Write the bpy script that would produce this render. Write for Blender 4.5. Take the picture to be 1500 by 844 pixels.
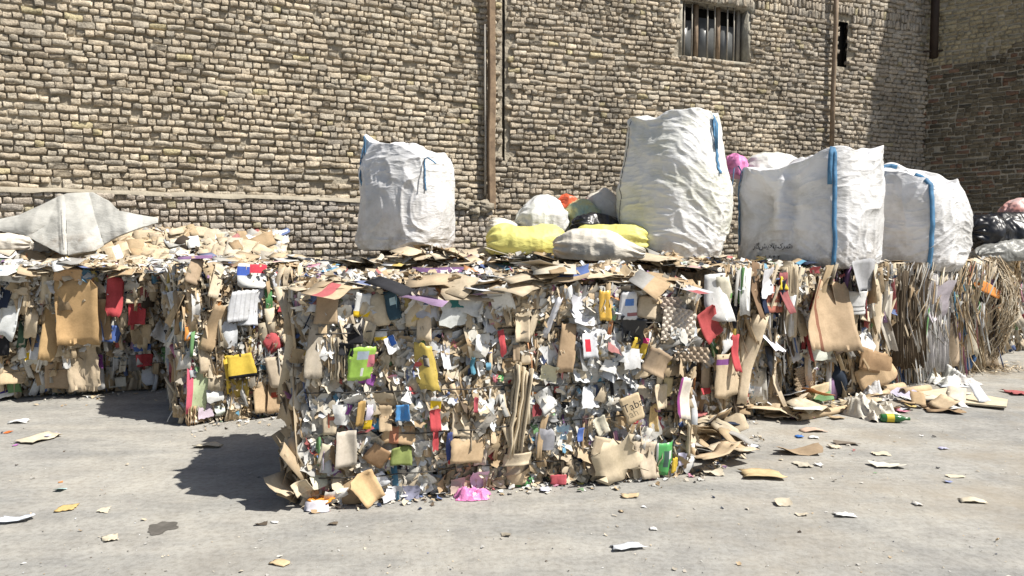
import bpy, math, random
import numpy as np
from mathutils import Vector, Matrix

# ------------------------------------------------------------------ camera, sky, sun
scene = bpy.context.scene
for o in list(bpy.data.objects):
    bpy.data.objects.remove(o, do_unlink=True)
COL = scene.collection
FPX, CX, CY, CAMH = 1040.0, 750.0, 422.0, 1.5
PITCH = math.atan(56.0 / FPX)
cam_d = bpy.data.cameras.new('camera')
cam_d.sensor_width = 36.0
cam_d.lens = FPX / 1500.0 * 36.0
cam_d.clip_end = 400.0
cam = bpy.data.objects.new('camera', cam_d)
cam.location = (0, 0, CAMH)
cam.rotation_euler = (math.pi / 2 - PITCH, 0, 0)
COL.objects.link(cam)
scene.camera = cam

SUN = Vector((0.80, -0.33, 1.20)).normalized()
world = bpy.data.worlds.new('World')
scene.world = world
world.use_nodes = True
wn = world.node_tree.nodes
wl = world.node_tree.links
wn.clear()
sky = wn.new('ShaderNodeTexSky')
sky.sky_type = 'NISHITA'
sky.sun_disc = False
sky.sun_elevation = math.asin(SUN.z)
sky.sun_rotation = math.atan2(SUN.x, SUN.y)
sky.air_density = 1.0
sky.dust_density = 1.5
bg = wn.new('ShaderNodeBackground')
bg.inputs['Strength'].default_value = 0.062
wo = wn.new('ShaderNodeOutputWorld')
wl.new(sky.outputs[0], bg.inputs[0])
wl.new(bg.outputs[0], wo.inputs[0])

sd = bpy.data.lights.new('sun', 'SUN')
sd.energy = 5.0
sd.angle = math.radians(0.5)
sd.color = (1.0, 0.955, 0.88)
so = bpy.data.objects.new('sun', sd)
so.rotation_euler = SUN.to_track_quat('Z', 'Y').to_euler()
so.location = (6, -4, 12)
COL.objects.link(so)

vs = scene.view_settings
vs.view_transform = 'Standard'
vs.look = 'None'
vs.exposure = 0.62
vs.gamma = 1.0
vs.use_curve_mapping = False

# ------------------------------------------------------------------ helpers
def lin(r, g, b):
    f = lambda c: (c / 255.0) / 12.92 if c <= 10 else (((c / 255.0) + 0.055) / 1.055) ** 2.4
    return (f(r), f(g), f(b))

def ray(px, py):
    x = (px - CX) / FPX
    y = -(py - CY) / FPX
    sp, cp = math.sin(PITCH), math.cos(PITCH)
    return np.array([x, cp + y * sp, -sp + y * cp])

CAM = np.array([0, 0, CAMH])

def at_depth(px, py, Y):
    d = ray(px, py)
    return CAM + d * (Y / d[1])

def at_z(px, py, z=0.0):
    d = ray(px, py)
    return CAM + d * ((z - CAMH) / d[2])

def at_plane(px, py, P0, n):
    d = ray(px, py)
    t = np.dot(np.asarray(P0) - CAM, n) / np.dot(d, n)
    return CAM + d * t

def project(P):
    d = np.asarray(P) - CAM
    sp, cp = math.sin(PITCH), math.cos(PITCH)
    depth = d[..., 1] * cp - d[..., 2] * sp
    up = d[..., 1] * sp + d[..., 2] * cp
    return CX + FPX * d[..., 0] / depth, CY - FPX * up / depth, depth

def _h(ix, iy, iz, seed):
    h = (ix * 374761393 + iy * 668265263 + iz * 1274126177 + seed * 974634777) & 0xffffffff
    h = ((h ^ (h >> 13)) * 1274126177) & 0xffffffff
    h = ((h ^ (h >> 16)) * 2246822519) & 0xffffffff
    return ((h ^ (h >> 15)) & 0xffff) / 32767.5 - 1.0

def noise(x, y, z=0.0, seed=0):
    x, y, z = np.broadcast_arrays(np.asarray(x, float), np.asarray(y, float), np.asarray(z, float))
    ix, iy, iz = [np.floor(a).astype(np.int64) for a in (x, y, z)]
    fx, fy, fz = x - ix, y - iy, z - iz
    q = lambda t: t * t * t * (t * (t * 6 - 15) + 10)
    u, v, w = q(fx), q(fy), q(fz)
    r = 0
    for a in (0, 1):
        for b in (0, 1):
            for c in (0, 1):
                r = r + (u if a else 1 - u) * (v if b else 1 - v) * (w if c else 1 - w) * _h(ix + a, iy + b, iz + c, seed)
    return r

def fbm(x, y, z=0.0, seed=0, o=3):
    r, a = 0, 1.0
    for i in range(o):
        k = 2.03 ** i
        r = r + a * noise(x * k, y * k, np.asarray(z) * k, seed + i * 17)
        a *= 0.5
    return r / 1.6

def ridged(x, y, z=0.0, seed=0, o=2):
    r, a = 0, 1.0
    for i in range(o):
        k = 2.1 ** i
        r = r + a * (1 - 2 * np.abs(noise(x * k, y * k, np.asarray(z) * k, seed + i * 31)))
        a *= 0.45
    return r / 1.45

def mesh_obj(name, V, F, mat=None, parent=None, cols=None, smooth=False, loc=None):
    me = bpy.data.meshes.new(name)
    V = np.asarray(V, dtype=np.float32).reshape(-1, 3)
    if isinstance(F, np.ndarray):
        n, k = F.shape
        me.vertices.add(len(V)); me.vertices.foreach_set('co', V.ravel())
        me.loops.add(n * k); me.loops.foreach_set('vertex_index', F.astype(np.int32).ravel())
        me.polygons.add(n)
        me.polygons.foreach_set('loop_start', np.arange(0, n * k, k, dtype=np.int32))
        me.update(calc_edges=True)
    else:
        me.from_pydata(V.tolist(), [], F)
    if smooth:
        me.polygons.foreach_set('use_smooth', np.ones(len(me.polygons), dtype=bool))
    if cols is not None:
        at = me.attributes.new('Col', 'FLOAT_COLOR', 'FACE')
        c = np.ones((len(me.polygons), 4), dtype=np.float32)
        c[:, :3] = np.asarray(cols, dtype=np.float32).reshape(-1, 3)
        at.data.foreach_set('color', c.ravel())
    if mat:
        me.materials.append(mat)
    o = bpy.data.objects.new(name, me)
    COL.objects.link(o)
    if parent is not None:
        o.parent = parent
    if loc is not None:
        o.location = loc
    return o

def empty(name, loc=(0, 0, 0), rz=0.0):
    o = bpy.data.objects.new(name, None)
    o.empty_display_size = 0.2
    o.location = loc
    o.rotation_euler = (0, 0, rz)
    COL.objects.link(o)
    return o

def tag(o, label=None, cat=None, group=None, kind=None):
    if label: o['label'] = label
    if cat: o['category'] = cat
    if group: o['group'] = group
    if kind: o['kind'] = kind
    return o

class Acc:
    """collects faces (quads) into one mesh"""
    def __init__(s):
        s.V, s.F, s.C, s.n = [], [], [], 0
    def add(s, V, F, C):
        s.V.append(np.asarray(V, float)); s.F.append(np.asarray(F, int) + s.n); s.C.append(np.asarray(C, float))
        s.n += len(V)
    def build(s, name, mat, parent=None, smooth=False):
        return mesh_obj(name, np.concatenate(s.V), np.concatenate(s.F), mat, parent, np.concatenate(s.C), smooth)

def grid_faces(nx, ny, off=0, wrap=False):
    """nx*ny verts, index = j*nx+i"""
    i = np.arange(nx if wrap else nx - 1)
    j = np.arange(ny - 1)
    I, J = np.meshgrid(i, j)
    I, J = I.ravel(), J.ravel()
    I2 = (I + 1) % nx
    return np.stack([J * nx + I, J * nx + I2, (J + 1) * nx + I2, (J + 1) * nx + I], 1) + off

def box_vf(x0, x1, y0, y1, z0, z1):
    V = [(x, y, z) for z in (z0, z1) for y in (y0, y1) for x in (x0, x1)]
    F = [(0, 2, 3, 1), (4, 5, 7, 6), (0, 1, 5, 4), (2, 6, 7, 3), (0, 4, 6, 2), (1, 3, 7, 5)]
    return np.array(V, float), np.array(F, int)

def tube_vf(P, r, k=8, caps=True):
    P = np.asarray(P, float)
    n = len(P)
    R = np.broadcast_to(np.asarray(r, float), (n,))
    T = np.gradient(P, axis=0)
    T /= np.linalg.norm(T, axis=1)[:, None] + 1e-9
    up = np.array([0.123, 0.21, 0.97])
    V = []
    for i in range(n):
        a = np.cross(T[i], up)
        if np.linalg.norm(a) < 0.05: a = np.cross(T[i], np.array([1, 0, 0.1]))
        a /= np.linalg.norm(a)
        b = np.cross(T[i], a)
        for q in range(k):
            th = 2 * math.pi * q / k
            V.append(P[i] + R[i] * (math.cos(th) * a + math.sin(th) * b))
    F = grid_faces(k, n, wrap=True)
    V = np.array(V)
    if caps:
        V = np.vstack([V, P[0], P[-1]])
        c0, c1 = n * k, n * k + 1
        extra = []
        for q in range(0, k, 2):
            extra.append((c0, (q + 2) % k, (q + 1) % k, q))
            b0 = (n - 1) * k
            extra.append((c1, b0 + q, b0 + (q + 1) % k, b0 + (q + 2) % k))
        F = np.vstack([F, np.array(extra)])
    return V, F

def rot_m(rx=0, ry=0, rz=0):
    cx, sx, cy, sy, cz, sz = math.cos(rx), math.sin(rx), math.cos(ry), math.sin(ry), math.cos(rz), math.sin(rz)
    Rx = np.array([[1, 0, 0], [0, cx, -sx], [0, sx, cx]])
    Ry = np.array([[cy, 0, sy], [0, 1, 0], [-sy, 0, cy]])
    Rz = np.array([[cz, -sz, 0], [sz, cz, 0], [0, 0, 1]])
    return Rz @ Ry @ Rx

# ------------------------------------------------------------------ materials
def new_mat(name):
    m = bpy.data.materials.new(name)
    m.use_nodes = True
    nt = m.node_tree
    b = nt.nodes['Principled BSDF']
    return m, nt, b

def N(nt, t, **kw):
    n = nt.nodes.new(t)
    for k, v in kw.items():
        if k in n.inputs: n.inputs[k].default_value = v
        else: setattr(n, k, v)
    return n

def noise_node(nt, scale, detail=4, rough=0.6, coord='pos', vec=None):
    n = N(nt, 'ShaderNodeTexNoise')
    n.inputs['Scale'].default_value = scale
    n.inputs['Detail'].default_value = detail
    n.inputs['Roughness'].default_value = rough
    if vec is None:
        if coord == 'pos':
            g = N(nt, 'ShaderNodeNewGeometry'); vec = g.outputs['Position']
        else:
            g = N(nt, 'ShaderNodeTexCoord'); vec = g.outputs['Object']
    nt.links.new(vec, n.inputs['Vector'])
    return n

def ramp(nt, src, p0, c0, p1, c1):
    r = N(nt, 'ShaderNodeValToRGB')
    e = r.color_ramp.elements
    e[0].position, e[0].color = p0, (*c0, 1) if len(c0) == 3 else c0
    e[1].position, e[1].color = p1, (*c1, 1) if len(c1) == 3 else c1
    nt.links.new(src, r.inputs[0])
    return r

def mix(nt, fac, a, b, mode='MIX'):
    m = N(nt, 'ShaderNodeMix', data_type='RGBA', blend_type=mode)
    for sock, v in ((m.inputs['Factor'], fac), (m.inputs['A'], a), (m.inputs['B'], b)):
        pass
    fs = [s for s in m.inputs if s.name == 'Factor' and s.type == 'VALUE'][0]
    As = [s for s in m.inputs if s.name == 'A' and s.type == 'RGBA'][0]
    Bs = [s for s in m.inputs if s.name == 'B' and s.type == 'RGBA'][0]
    for s, v in ((fs, fac), (As, a), (Bs, b)):
        if isinstance(v, (int, float)): s.default_value = v
        elif isinstance(v, tuple): s.default_value = (*v, 1) if len(v) == 3 else v
        else: nt.links.new(v, s)
    return [s for s in m.outputs if s.type == 'RGBA'][0]

def bump(nt, b, heights, strength=0.5, dist=0.01):
    prev = None
    for h, s, d in heights:
        bn = N(nt, 'ShaderNodeBump')
        bn.inputs['Strength'].default_value = s
        bn.inputs['Distance'].default_value = d
        nt.links.new(h, bn.inputs['Height'])
        if prev is not None: nt.links.new(prev, bn.inputs['Normal'])
        prev = bn.outputs[0]
    nt.links.new(prev, b.inputs['Normal'])

def scrap_material(name, rough=0.85, spec=0.25, dirt=0.22):
    m, nt, b = new_mat(name)
    at = N(nt, 'ShaderNodeAttribute', attribute_name='Col')
    n1 = noise_node(nt, 9, 5)
    n2 = noise_node(nt, 60, 3)
    r1 = ramp(nt, n1.outputs[0], 0.32, (1 - dirt, 1 - dirt, 1 - dirt * 1.1), 0.62, (1.0, 1.0, 1.0))
    c = mix(nt, 1.0, at.outputs['Color'], r1.outputs[0], 'MULTIPLY')
    r2 = ramp(nt, n2.outputs[0], 0.3, (0.90, 0.89, 0.87), 0.65, (1.03, 1.03, 1.03))
    c = mix(nt, 1.0, c, r2.outputs[0], 'MULTIPLY')
    nt.links.new(c, b.inputs['Base Color'])
    b.inputs['Roughness'].default_value = rough
    b.inputs['Specular IOR Level'].default_value = spec
    n3 = noise_node(nt, 28, 4)
    n5 = noise_node(nt, 120, 3)
    bump(nt, b, [(n3.outputs[0], 0.07, 0.012), (n5.outputs[0], 0.10, 0.002)])
    return m

M_SCRAP = scrap_material('paper_and_card')
M_PLASTIC = scrap_material('plastic_film', 0.35, 0.5, 0.2)

def brick_material(name, src):
    m, nt, b = new_mat(name)
    if src == 'attr':
        c0 = N(nt, 'ShaderNodeAttribute', attribute_name='Col').outputs['Color']
    else:
        c0 = N(nt, 'ShaderNodeObjectInfo').outputs['Color']
    n1 = noise_node(nt, 7, 5)
    r1 = ramp(nt, n1.outputs[0], 0.3, (0.72, 0.71, 0.70), 0.65, (1.08, 1.07, 1.04))
    c = mix(nt, 1.0, c0, r1.outputs[0], 'MULTIPLY')
    n2 = noise_node(nt, 45, 5, 0.7)
    r2 = ramp(nt, n2.outputs[0], 0.36, (0.5, 0.48, 0.46), 0.52, (1.05, 1.05, 1.04))
    n6 = noise_node(nt, 0.9, 5, 0.6)
    r6 = ramp(nt, n6.outputs[0], 0.34, (0.80, 0.80, 0.81), 0.55, (1.03, 1.03, 1.03))
    c = mix(nt, 1.0, c, r6.outputs[0], 'MULTIPLY')
    c = mix(nt, 0.8, c, mix(nt, 1.0, c, r2.outputs[0], 'MULTIPLY'))
    nt.links.new(c, b.inputs['Base Color'])
    b.inputs['Roughness'].default_value = 0.95
    b.inputs['Specular IOR Level'].default_value = 0.1
    n3 = noise_node(nt, 22, 6, 0.65)
    n4 = noise_node(nt, 90, 4, 0.7)
    bump(nt, b, [(n3.outputs[0], 0.75, 0.035), (n4.outputs[0], 0.7, 0.010)])
    return m

M_BRICK_A = brick_material('adobe_brick', 'attr')
M_BRICK_O = brick_material('adobe_brick_single', 'obj')

def simple_mat(name, col, rough=0.8, spec=0.3, mott=0.25, mscale=8, bumps=((30, 0.3, 0.01),), metallic=0.0, col2=None, coord='pos'):
    m, nt, b = new_mat(name)
    n1 = noise_node(nt, mscale, 5, coord=coord)
    c2 = col2 if col2 else tuple(c * (1 - mott) for c in col)
    r1 = ramp(nt, n1.outputs[0], 0.35, c2, 0.65, col)
    nt.links.new(r1.outputs[0], b.inputs['Base Color'])
    b.inputs['Roughness'].default_value = rough
    b.inputs['Specular IOR Level'].default_value = spec
    b.inputs['Metallic'].default_value = metallic
    if bumps:
        bump(nt, b, [(noise_node(nt, s, 4, coord=coord).outputs[0], st, d) for s, st, d in bumps])
    return m

M_MORTAR = simple_mat('mud_mortar', (0.45, 0.40, 0.315), 0.95, 0.1, 0.35, 5, ((18, 0.8, 0.04), (70, 0.6, 0.012)))
M_PLASTER = simple_mat('lime_plaster', (0.42, 0.39, 0.32), 0.9, 0.1, 0.4, 9, ((25, 0.5, 0.02),))
M_CORE = simple_mat('packed_pulp', (0.27, 0.205, 0.135), 0.95, 0.1, 0.6, 14, ((25, 0.9, 0.05),))
M_WIRE = simple_mat('steel_wire', (0.06, 0.055, 0.05), 0.5, 0.4, 0.3, 20, None)

# ground: pale dusty concrete
def ground_material():
    m, nt, b = new_mat('dusty_concrete')
    base = (0.36, 0.345, 0.31)
    n1 = noise_node(nt, 0.55, 6, 0.6)
    r1 = ramp(nt, n1.outputs[0], 0.35, (0.305, 0.30, 0.288), 0.68, (0.405, 0.39, 0.358))
    # streaks drawn out along the yard
    g = N(nt, 'ShaderNodeNewGeometry')
    mp = N(nt, 'ShaderNodeMapping')
    mp.inputs['Rotation'].default_value = (0, 0, math.radians(-18))
    mp.inputs['Scale'].default_value = (0.9, 3.6, 1)
    nt.links.new(g.outputs['Position'], mp.inputs['Vector'])
    n2 = noise_node(nt, 0.9, 6, 0.62, vec=mp.outputs[0])
    r2 = ramp(nt, n2.outputs[0], 0.36, (0.80, 0.81, 0.82), 0.62, (1.05, 1.04, 1.02))
    c = mix(nt, 1.0, r1.outputs[0], r2.outputs[0], 'MULTIPLY')
    n7 = noise_node(nt, 3.2, 6, 0.68)
    r7 = ramp(nt, n7.outputs[0], 0.36, (0.83, 0.83, 0.83), 0.60, (1.04, 1.04, 1.03))
    c = mix(nt, 1.0, c, r7.outputs[0], 'MULTIPLY')
    n3 = noise_node(nt, 26, 6, 0.75)
    r3 = ramp(nt, n3.outputs[0], 0.36, (0.79, 0.78, 0.76), 0.56, (1.04, 1.04, 1.03))
    c = mix(nt, 1.0, c, r3.outputs[0], 'MULTIPLY')
    # dirt stain patches, brown, mostly to the right
    n4 = noise_node(nt, 1.1, 5, 0.65)
    sep = N(nt, 'ShaderNodeSeparateXYZ'); nt.links.new(g.outputs['Position'], sep.inputs[0])
    ma = N(nt, 'ShaderNodeMapRange'); nt.links.new(sep.outputs['X'], ma.inputs[0])
    ma.inputs[1].default_value = 0.0; ma.inputs[2].default_value = 3.5; ma.inputs[3].default_value = 0.25; ma.inputs[4].default_value = 1.0
    r4 = ramp(nt, n4.outputs[0], 0.46, (0, 0, 0), 0.66, (1, 1, 1))
    mu = N(nt, 'ShaderNodeMath', operation='MULTIPLY'); nt.links.new(r4.outputs[0], mu.inputs[0]); nt.links.new(ma.outputs[0], mu.inputs[1])
    mu2 = N(nt, 'ShaderNodeMath', operation='MULTIPLY'); nt.links.new(mu.outputs[0], mu2.inputs[0]); mu2.inputs[1].default_value = 0.7
    c = mix(nt, mu2.outputs[0], c, (0.25, 0.215, 0.165))
    # small dark oil spots and specks
    v = N(nt, 'ShaderNodeTexVoronoi'); v.inputs['Scale'].default_value = 9
    nt.links.new(g.outputs['Position'], v.inputs['Vector'])
    r5 = ramp(nt, v.outputs['Distance'], 0.035, (0.55, 0.53, 0.5), 0.07, (1, 1, 1))
    c = mix(nt, 0.8, c, mix(nt, 1.0, c, r5.outputs[0], 'MULTIPLY'))
    nt.links.new(c, b.inputs['Base Color'])
    b.inputs['Roughness'].default_value = 0.92
    b.inputs['Specular IOR Level'].default_value = 0.15
    bump(nt, b, [(n2.outputs[0], 0.3, 0.05), (n3.outputs[0], 0.35, 0.012), (noise_node(nt, 110, 4, 0.7).outputs[0], 0.4, 0.005)])
    return m

M_GROUND = ground_material()

def bag_material(name, col, stain, rough=0.55, low=0.5, weave=True):
    m, nt, b = new_mat(name)
    tc = N(nt, 'ShaderNodeTexCoord')
    n1 = noise_node(nt, 2.2, 6, 0.65, 'obj')
    r1 = ramp(nt, n1.outputs[0], 0.33, stain, 0.56, col)
    # grime rubbed on the lower part of the bag
    sep = N(nt, 'ShaderNodeSeparateXYZ'); nt.links.new(tc.outputs['Object'], sep.inputs[0])
    ma = N(nt, 'ShaderNodeMapRange'); nt.links.new(sep.outputs['Z'], ma.inputs[0])
    ma.inputs[1].default_value = 0.0; ma.inputs[2].default_value = low; ma.inputs[3].default_value = 0.9; ma.inputs[4].default_value = 0.0
    n2 = noise_node(nt, 5, 6, 0.7, 'obj')
    r2 = ramp(nt, n2.outputs[0], 0.44, (0, 0, 0), 0.62, (1, 1, 1))
    mu = N(nt, 'ShaderNodeMath', operation='MULTIPLY'); nt.links.new(r2.outputs[0], mu.inputs[0]); nt.links.new(ma.outputs[0], mu.inputs[1])
    c = mix(nt, mu.outputs[0], r1.outputs[0], (0.30, 0.27, 0.23))
    nt.links.new(c, b.inputs['Base Color'])
    b.inputs['Roughness'].default_value = rough
    b.inputs['Specular IOR Level'].default_value = 0.3
    mp = N(nt, 'ShaderNodeMapping'); mp.inputs['Scale'].default_value = (1, 1, 2.6)
    nt.links.new(tc.outputs['Object'], mp.inputs['Vector'])
    n3 = noise_node(nt, 16, 4, 0.6, vec=mp.outputs[0])
    bump(nt, b, [(n3.outputs[0], 0.4, 0.02), (noise_node(nt, 70, 3, 0.6, 'obj').outputs[0], 0.25, 0.004)])
    return m

M_BAG = bag_material('white_woven_plastic', (0.70, 0.70, 0.71), (0.47, 0.465, 0.45))
M_BAG2 = bag_material('white_film_bag', (0.70, 0.70, 0.69), (0.52, 0.52, 0.43), 0.45, 0.35)
M_TARP = bag_material('dusty_white_bag', (0.47, 0.465, 0.43), (0.32, 0.315, 0.29), 0.7, 0.1)
M_YELLOW = bag_material('yellow_sack', (0.70, 0.655, 0.20), (0.58, 0.53, 0.17), 0.5, 0.05)
M_CREAM = bag_material('cream_sack', (0.66, 0.62, 0.54), (0.5, 0.46, 0.38), 0.5, 0.2)
M_BLACK = simple_mat('black_film', (0.014, 0.014, 0.017), 0.36, 0.5, 0.3, 6, ((9, 0.25, 0.03),), coord='obj')
M_GREYTARP = simple_mat('grey_film', (0.30, 0.30, 0.28), 0.4, 0.4, 0.5, 5, ((14, 0.5, 0.03),), coord='obj')
M_ORANGE = simple_mat('orange_film', (0.85, 0.16, 0.07), 0.4, 0.4, 0.3, 9, ((16, 0.6, 0.02),), coord='obj')
M_PINK = simple_mat('pink_film', (0.75, 0.25, 0.5), 0.4, 0.4, 0.25, 9, ((16, 0.6, 0.02),), coord='obj')
M_STRAP = simple_mat('blue_webbing', (0.09, 0.23, 0.40), 0.7, 0.3, 0.35, 12, ((60, 0.4, 0.004),))
M_SEAM = simple_mat('dark_thread', (0.10, 0.10, 0.11), 0.8, 0.2, 0.3, 12, None)
M_INK = simple_mat('black_ink', (0.035, 0.035, 0.04), 0.8, 0.2, 0.5, 30, None)
M_WOOD = simple_mat('weathered_timber', (0.30, 0.215, 0.14), 0.85, 0.2, 0.5, 7, ((30, 0.5, 0.01),), col2=(0.17, 0.12, 0.08))
M_PIPE = simple_mat('rusty_pipe', (0.30, 0.22, 0.15), 0.7, 0.3, 0.4, 6, ((40, 0.3, 0.005),))
M_DPIPE = simple_mat('dark_pipe', (0.035, 0.022, 0.016), 0.6, 0.3, 0.3, 6, None)
M_BAR = simple_mat('old_paint_bar', (0.36, 0.33, 0.28), 0.7, 0.3, 0.3, 12, None)
M_PANE = simple_mat('dusty_pane', (0.13, 0.135, 0.135), 0.35, 0.5, 0.35, 3, None)
M_DARK = simple_mat('painted_dark', (0.02, 0.018, 0.015), 0.9, 0.1, 0.3, 5, None)  # near-black colour standing in for the shade of deep openings

# ------------------------------------------------------------------ ground
gn = 61
gx = np.linspace(-60, 60, gn)
G = np.array([(x, y, 0.0) for y in gx + 20 for x in gx])
tag(mesh_obj('ground', G, grid_faces(gn, gn), M_GROUND), kind='structure')

# ------------------------------------------------------------------ brick walls
def brick_variant(rng):
    """unit brick: x,z in +-0.5, front at y=0, back at y=1; eroded, chipped front"""
    xs = np.array([-0.5, -0.43, rng.uniform(-0.15, 0.15), 0.43, 0.5]); zs = np.array([-0.5, -0.38, 0.38, 0.5])
    tilt, tz = rng.normal(0, 0.06), rng.normal(0, 0.05)
    chip = rng.choice([-1, 0, 3, 12, 15, -1, -1, 16, 19])
    V = []
    for j, z in enumerate(zs):
        for i, x in enumerate(xs):
            edge = (i in (0, 4)) + (j in (0, 3))
            y = (0.0, 0.05, 0.13)[edge] + rng.uniform(-0.07, 0.07) + tilt * x + tz * z
            sh = (0, 0, 0.05)[edge]
            if j * 5 + i == chip: sh, y = 0.3, y + 0.12
            V.append((x * (1 - sh) + rng.uniform(-0.05, 0.05), y, z * (1 - sh) + rng.uniform(-0.12, 0.12)))
    ringi = [0, 1, 2, 3, 4, 9, 14, 19, 18, 17, 16, 15, 10, 5]
    n = len(V)
    for k in ringi:
        x, y, z = V[k]
        V.append((x, 1.0, z))
    F = [tuple(f) for f in grid_faces(5, 4)]
    m = len(ringi)
    for a in range(m):
        b2 = (a + 1) % m
        F.append((ringi[b2], ringi[a], n + a, n + b2))
    return np.array(V), np.array(F)

_rng = np.random.default_rng(5)
BV = [brick_variant(_rng) for _ in range(24)]
BM = []
for V, F in BV:
    me = bpy.data.meshes.new('brick')
    me.from_pydata(V.tolist(), [], F.tolist())
    me.materials.append(M_BRICK_O)
    me.polygons.foreach_set('use_smooth', np.ones(len(F), dtype=bool))
    BM.append(me)

def build_wall(name, label, P0, ang, length, z0, z1, seed, colfn, course=0.087, holes=(), ledge=None, soldier=None, nparts=300, proud=0.052, rough=1.0, stretch=0.20, head=0.095):
    rng = np.random.default_rng(seed)
    root = empty(name, (P0[0], P0[1], 0), ang)
    tag(root, label, 'wall')
    ca, sa = math.cos(ang), math.sin(ang)
    bricks = []
    k = 0
    z = z0
    while z < z1:
        x = rng.uniform(-0.2, 0)
        zc = z + course / 2
        low = ledge is not None and zc < ledge
        sold = soldier is not None and soldier[0] < zc < soldier[1]
        is_st = rng.random() < 0.40 and not low
        ch = course
        if sold:
            ch = course * 1.75; zc = z + ch / 2
        while x < length:
            if sold: bw, bh = rng.uniform(0.055, 0.07), ch - 0.015
            else:
                s = is_st if rng.random() > 0.14 else not is_st
                bw = (stretch if s else head) * rng.uniform(0.88, 1.08)
                bh = (course - 0.018) * rng.uniform(0.80, 1.12)
            xc = x + bw / 2
            zz = zc + 0.022 * noise(xc * 0.6, k * 0.25, 0, seed)[()] + rng.normal(0, 0.0065)
            x += bw + rng.uniform(0.008, 0.024)
            if any(h[0] - bw / 2 < xc < h[1] + bw / 2 and h[2] - bh / 2 < zz < h[3] + bh / 2 for h in holes):
                continue
            if rng.random() < 0.012 * rough: continue
            yo = rng.normal(0, 0.006) * rough + 0.02 * noise(xc * 0.8, zz * 0.8, 3, seed)[()]
            if rng.random() < 0.05 * rough: yo += rng.uniform(0.015, 0.045)
            if low: yo -= 0.11
            bricks.append((xc, yo, zz, bw, bh, rng.integers(24), rng.normal(0, 0.032) * rough, colfn(rng, xc, zz), rng.normal(0, 0.05) * rough))
        z += ch
        k += 1
    B = np.array([(b[0], b[1], b[2]) for b in bricks])
    W = np.stack([P0[0] + B[:, 0] * ca - B[:, 1] * sa, P0[1] + B[:, 0] * sa + B[:, 1] * ca, B[:, 2]], 1)
    px, py, dep = project(W)
    size = np.array([b[3] * b[4] for b in bricks]) / dep ** 2
    score = np.where((px > 5) & (px < 1495) & (py > 4) & (py < 300), size, 0)
    order = np.argsort(-score)
    single = set(order[:nparts].tolist())
    acc = Acc()
    flip = 0
    for i, (xc, yo, zz, bw, bh, vi, rr, col, ry) in enumerate(bricks):
        d = 0.11
        if i in single and score[i] > 0:
            o = bpy.data.objects.new('brick', BM[vi])
            COL.objects.link(o)
            o.parent = root
            o.location = (xc, yo, zz)
            o.rotation_euler = (0, rr, ry)
            o.scale = (bw, d, bh)
            o.color = (*col, 1)
        else:
            V, F = BV[vi]
            R = rot_m(0, rr, ry)
            acc.add((V * np.array([bw, d, bh])) @ R.T + np.array([xc, yo, zz]), F, np.tile(col, (len(F), 1)))
    tag(acc.build('far_bricks', M_BRICK_A, root, True), kind='stuff')
    # mud mortar sheet behind the brick faces, lumpy so that it sometimes swells over the joints
    def mort(xa, xb, za, zb, off):
        nx, nz = max(2, int((xb - xa) / 0.045)), max(2, int((zb - za) / 0.045))
        X, Z = np.meshgrid(np.linspace(xa, xb, nx), np.linspace(za, zb, nz))
        Y = off + proud + 0.02 * noise(X * 0.8, Z * 0.8, 3, seed) - 0.03 * np.clip(fbm(X * 2.5, Z * 3.5, 0, seed + 9) - 0.22, 0, 1) * 1.6 * rough - 0.009 * noise(X * 14, Z * 14, 0, seed + 4)
        return np.stack([X, Y, Z], -1).reshape(-1, 3), grid_faces(nx, nz)
    ma = Acc()
    segs = [(0, length, z0, z1, 0.0)]
    for h in holes:
        out = []
        for (a, b, c, d, o) in segs:
            if h[1] <= a or h[0] >= b or h[3] <= c or h[2] >= d: out.append((a, b, c, d, o)); continue
            if h[0] > a: out.append((a, h[0], c, d, o))
            if h[1] < b: out.append((h[1], b, c, d, o))
            if h[2] > c: out.append((max(a, h[0]), min(b, h[1]), c, h[2], o))
            if h[3] < d: out.append((max(a, h[0]), min(b, h[1]), h[3], d, o))
        segs = out
    if ledge is not None:
        out = []
        for (a, b, c, d, o) in segs:
            if c < ledge < d: out += [(a, b, c, ledge, -0.11), (a, b, ledge, d, o)]
            else: out.append((a, b, c, d, o))
        segs = out
    for s in segs:
        V, F = mort(*s)
        ma.add(V, F, np.ones((len(F), 3)))
    mo = ma.build('mortar', M_MORTAR, root, True)
    # solid body behind
    V, F = box_vf(0, length, 0.42, 0.80, 0, z1 + 0.3)
    mesh_obj('wall_body', V, F, M_MORTAR, root)
    return root

def yellowish(rng, x, z):
    t = rng.random()
    base = np.array((0.565, 0.49, 0.385)) if t < 0.6 else np.array((0.53, 0.475, 0.39))
    if t > 0.965: base = np.array((0.56, 0.49, 0.32))
    if t > 0.985: base = np.array((0.42, 0.38, 0.32))
    return tuple(base * rng.uniform(0.86, 1.1))

AL = math.radians(26.5)
AM = math.radians(20)
PL0 = at_depth(0, 366, 8.4)[:2]
dl = np.array([math.cos(AL), math.sin(AL)]); nl = np.array([math.sin(AL), -math.cos(AL), 0.0])
def on_left(px, py, off=0.0): return at_plane(px, py, np.array([PL0[0], PL0[1], 0]) + nl * off, nl)
LW0 = PL0 - dl * 2.2
p_end = on_left(711, 200)[:2]
LEN_L = float(np.dot(p_end - LW0, dl))
LEDGE = 2.215
def left_col(rng, x, z):
    c = np.array(yellowish(rng, x, z))
    if z < LEDGE: c = c * np.array((0.95, 0.97, 1.05))
    return tuple(c)
left_wall = build_wall('brick_wall', 'long pale mud-brick wall with a ledge, left of the wooden post', LW0, AL, LEN_L, 0.9, 6.0, 11, left_col, ledge=LEDGE)
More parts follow.
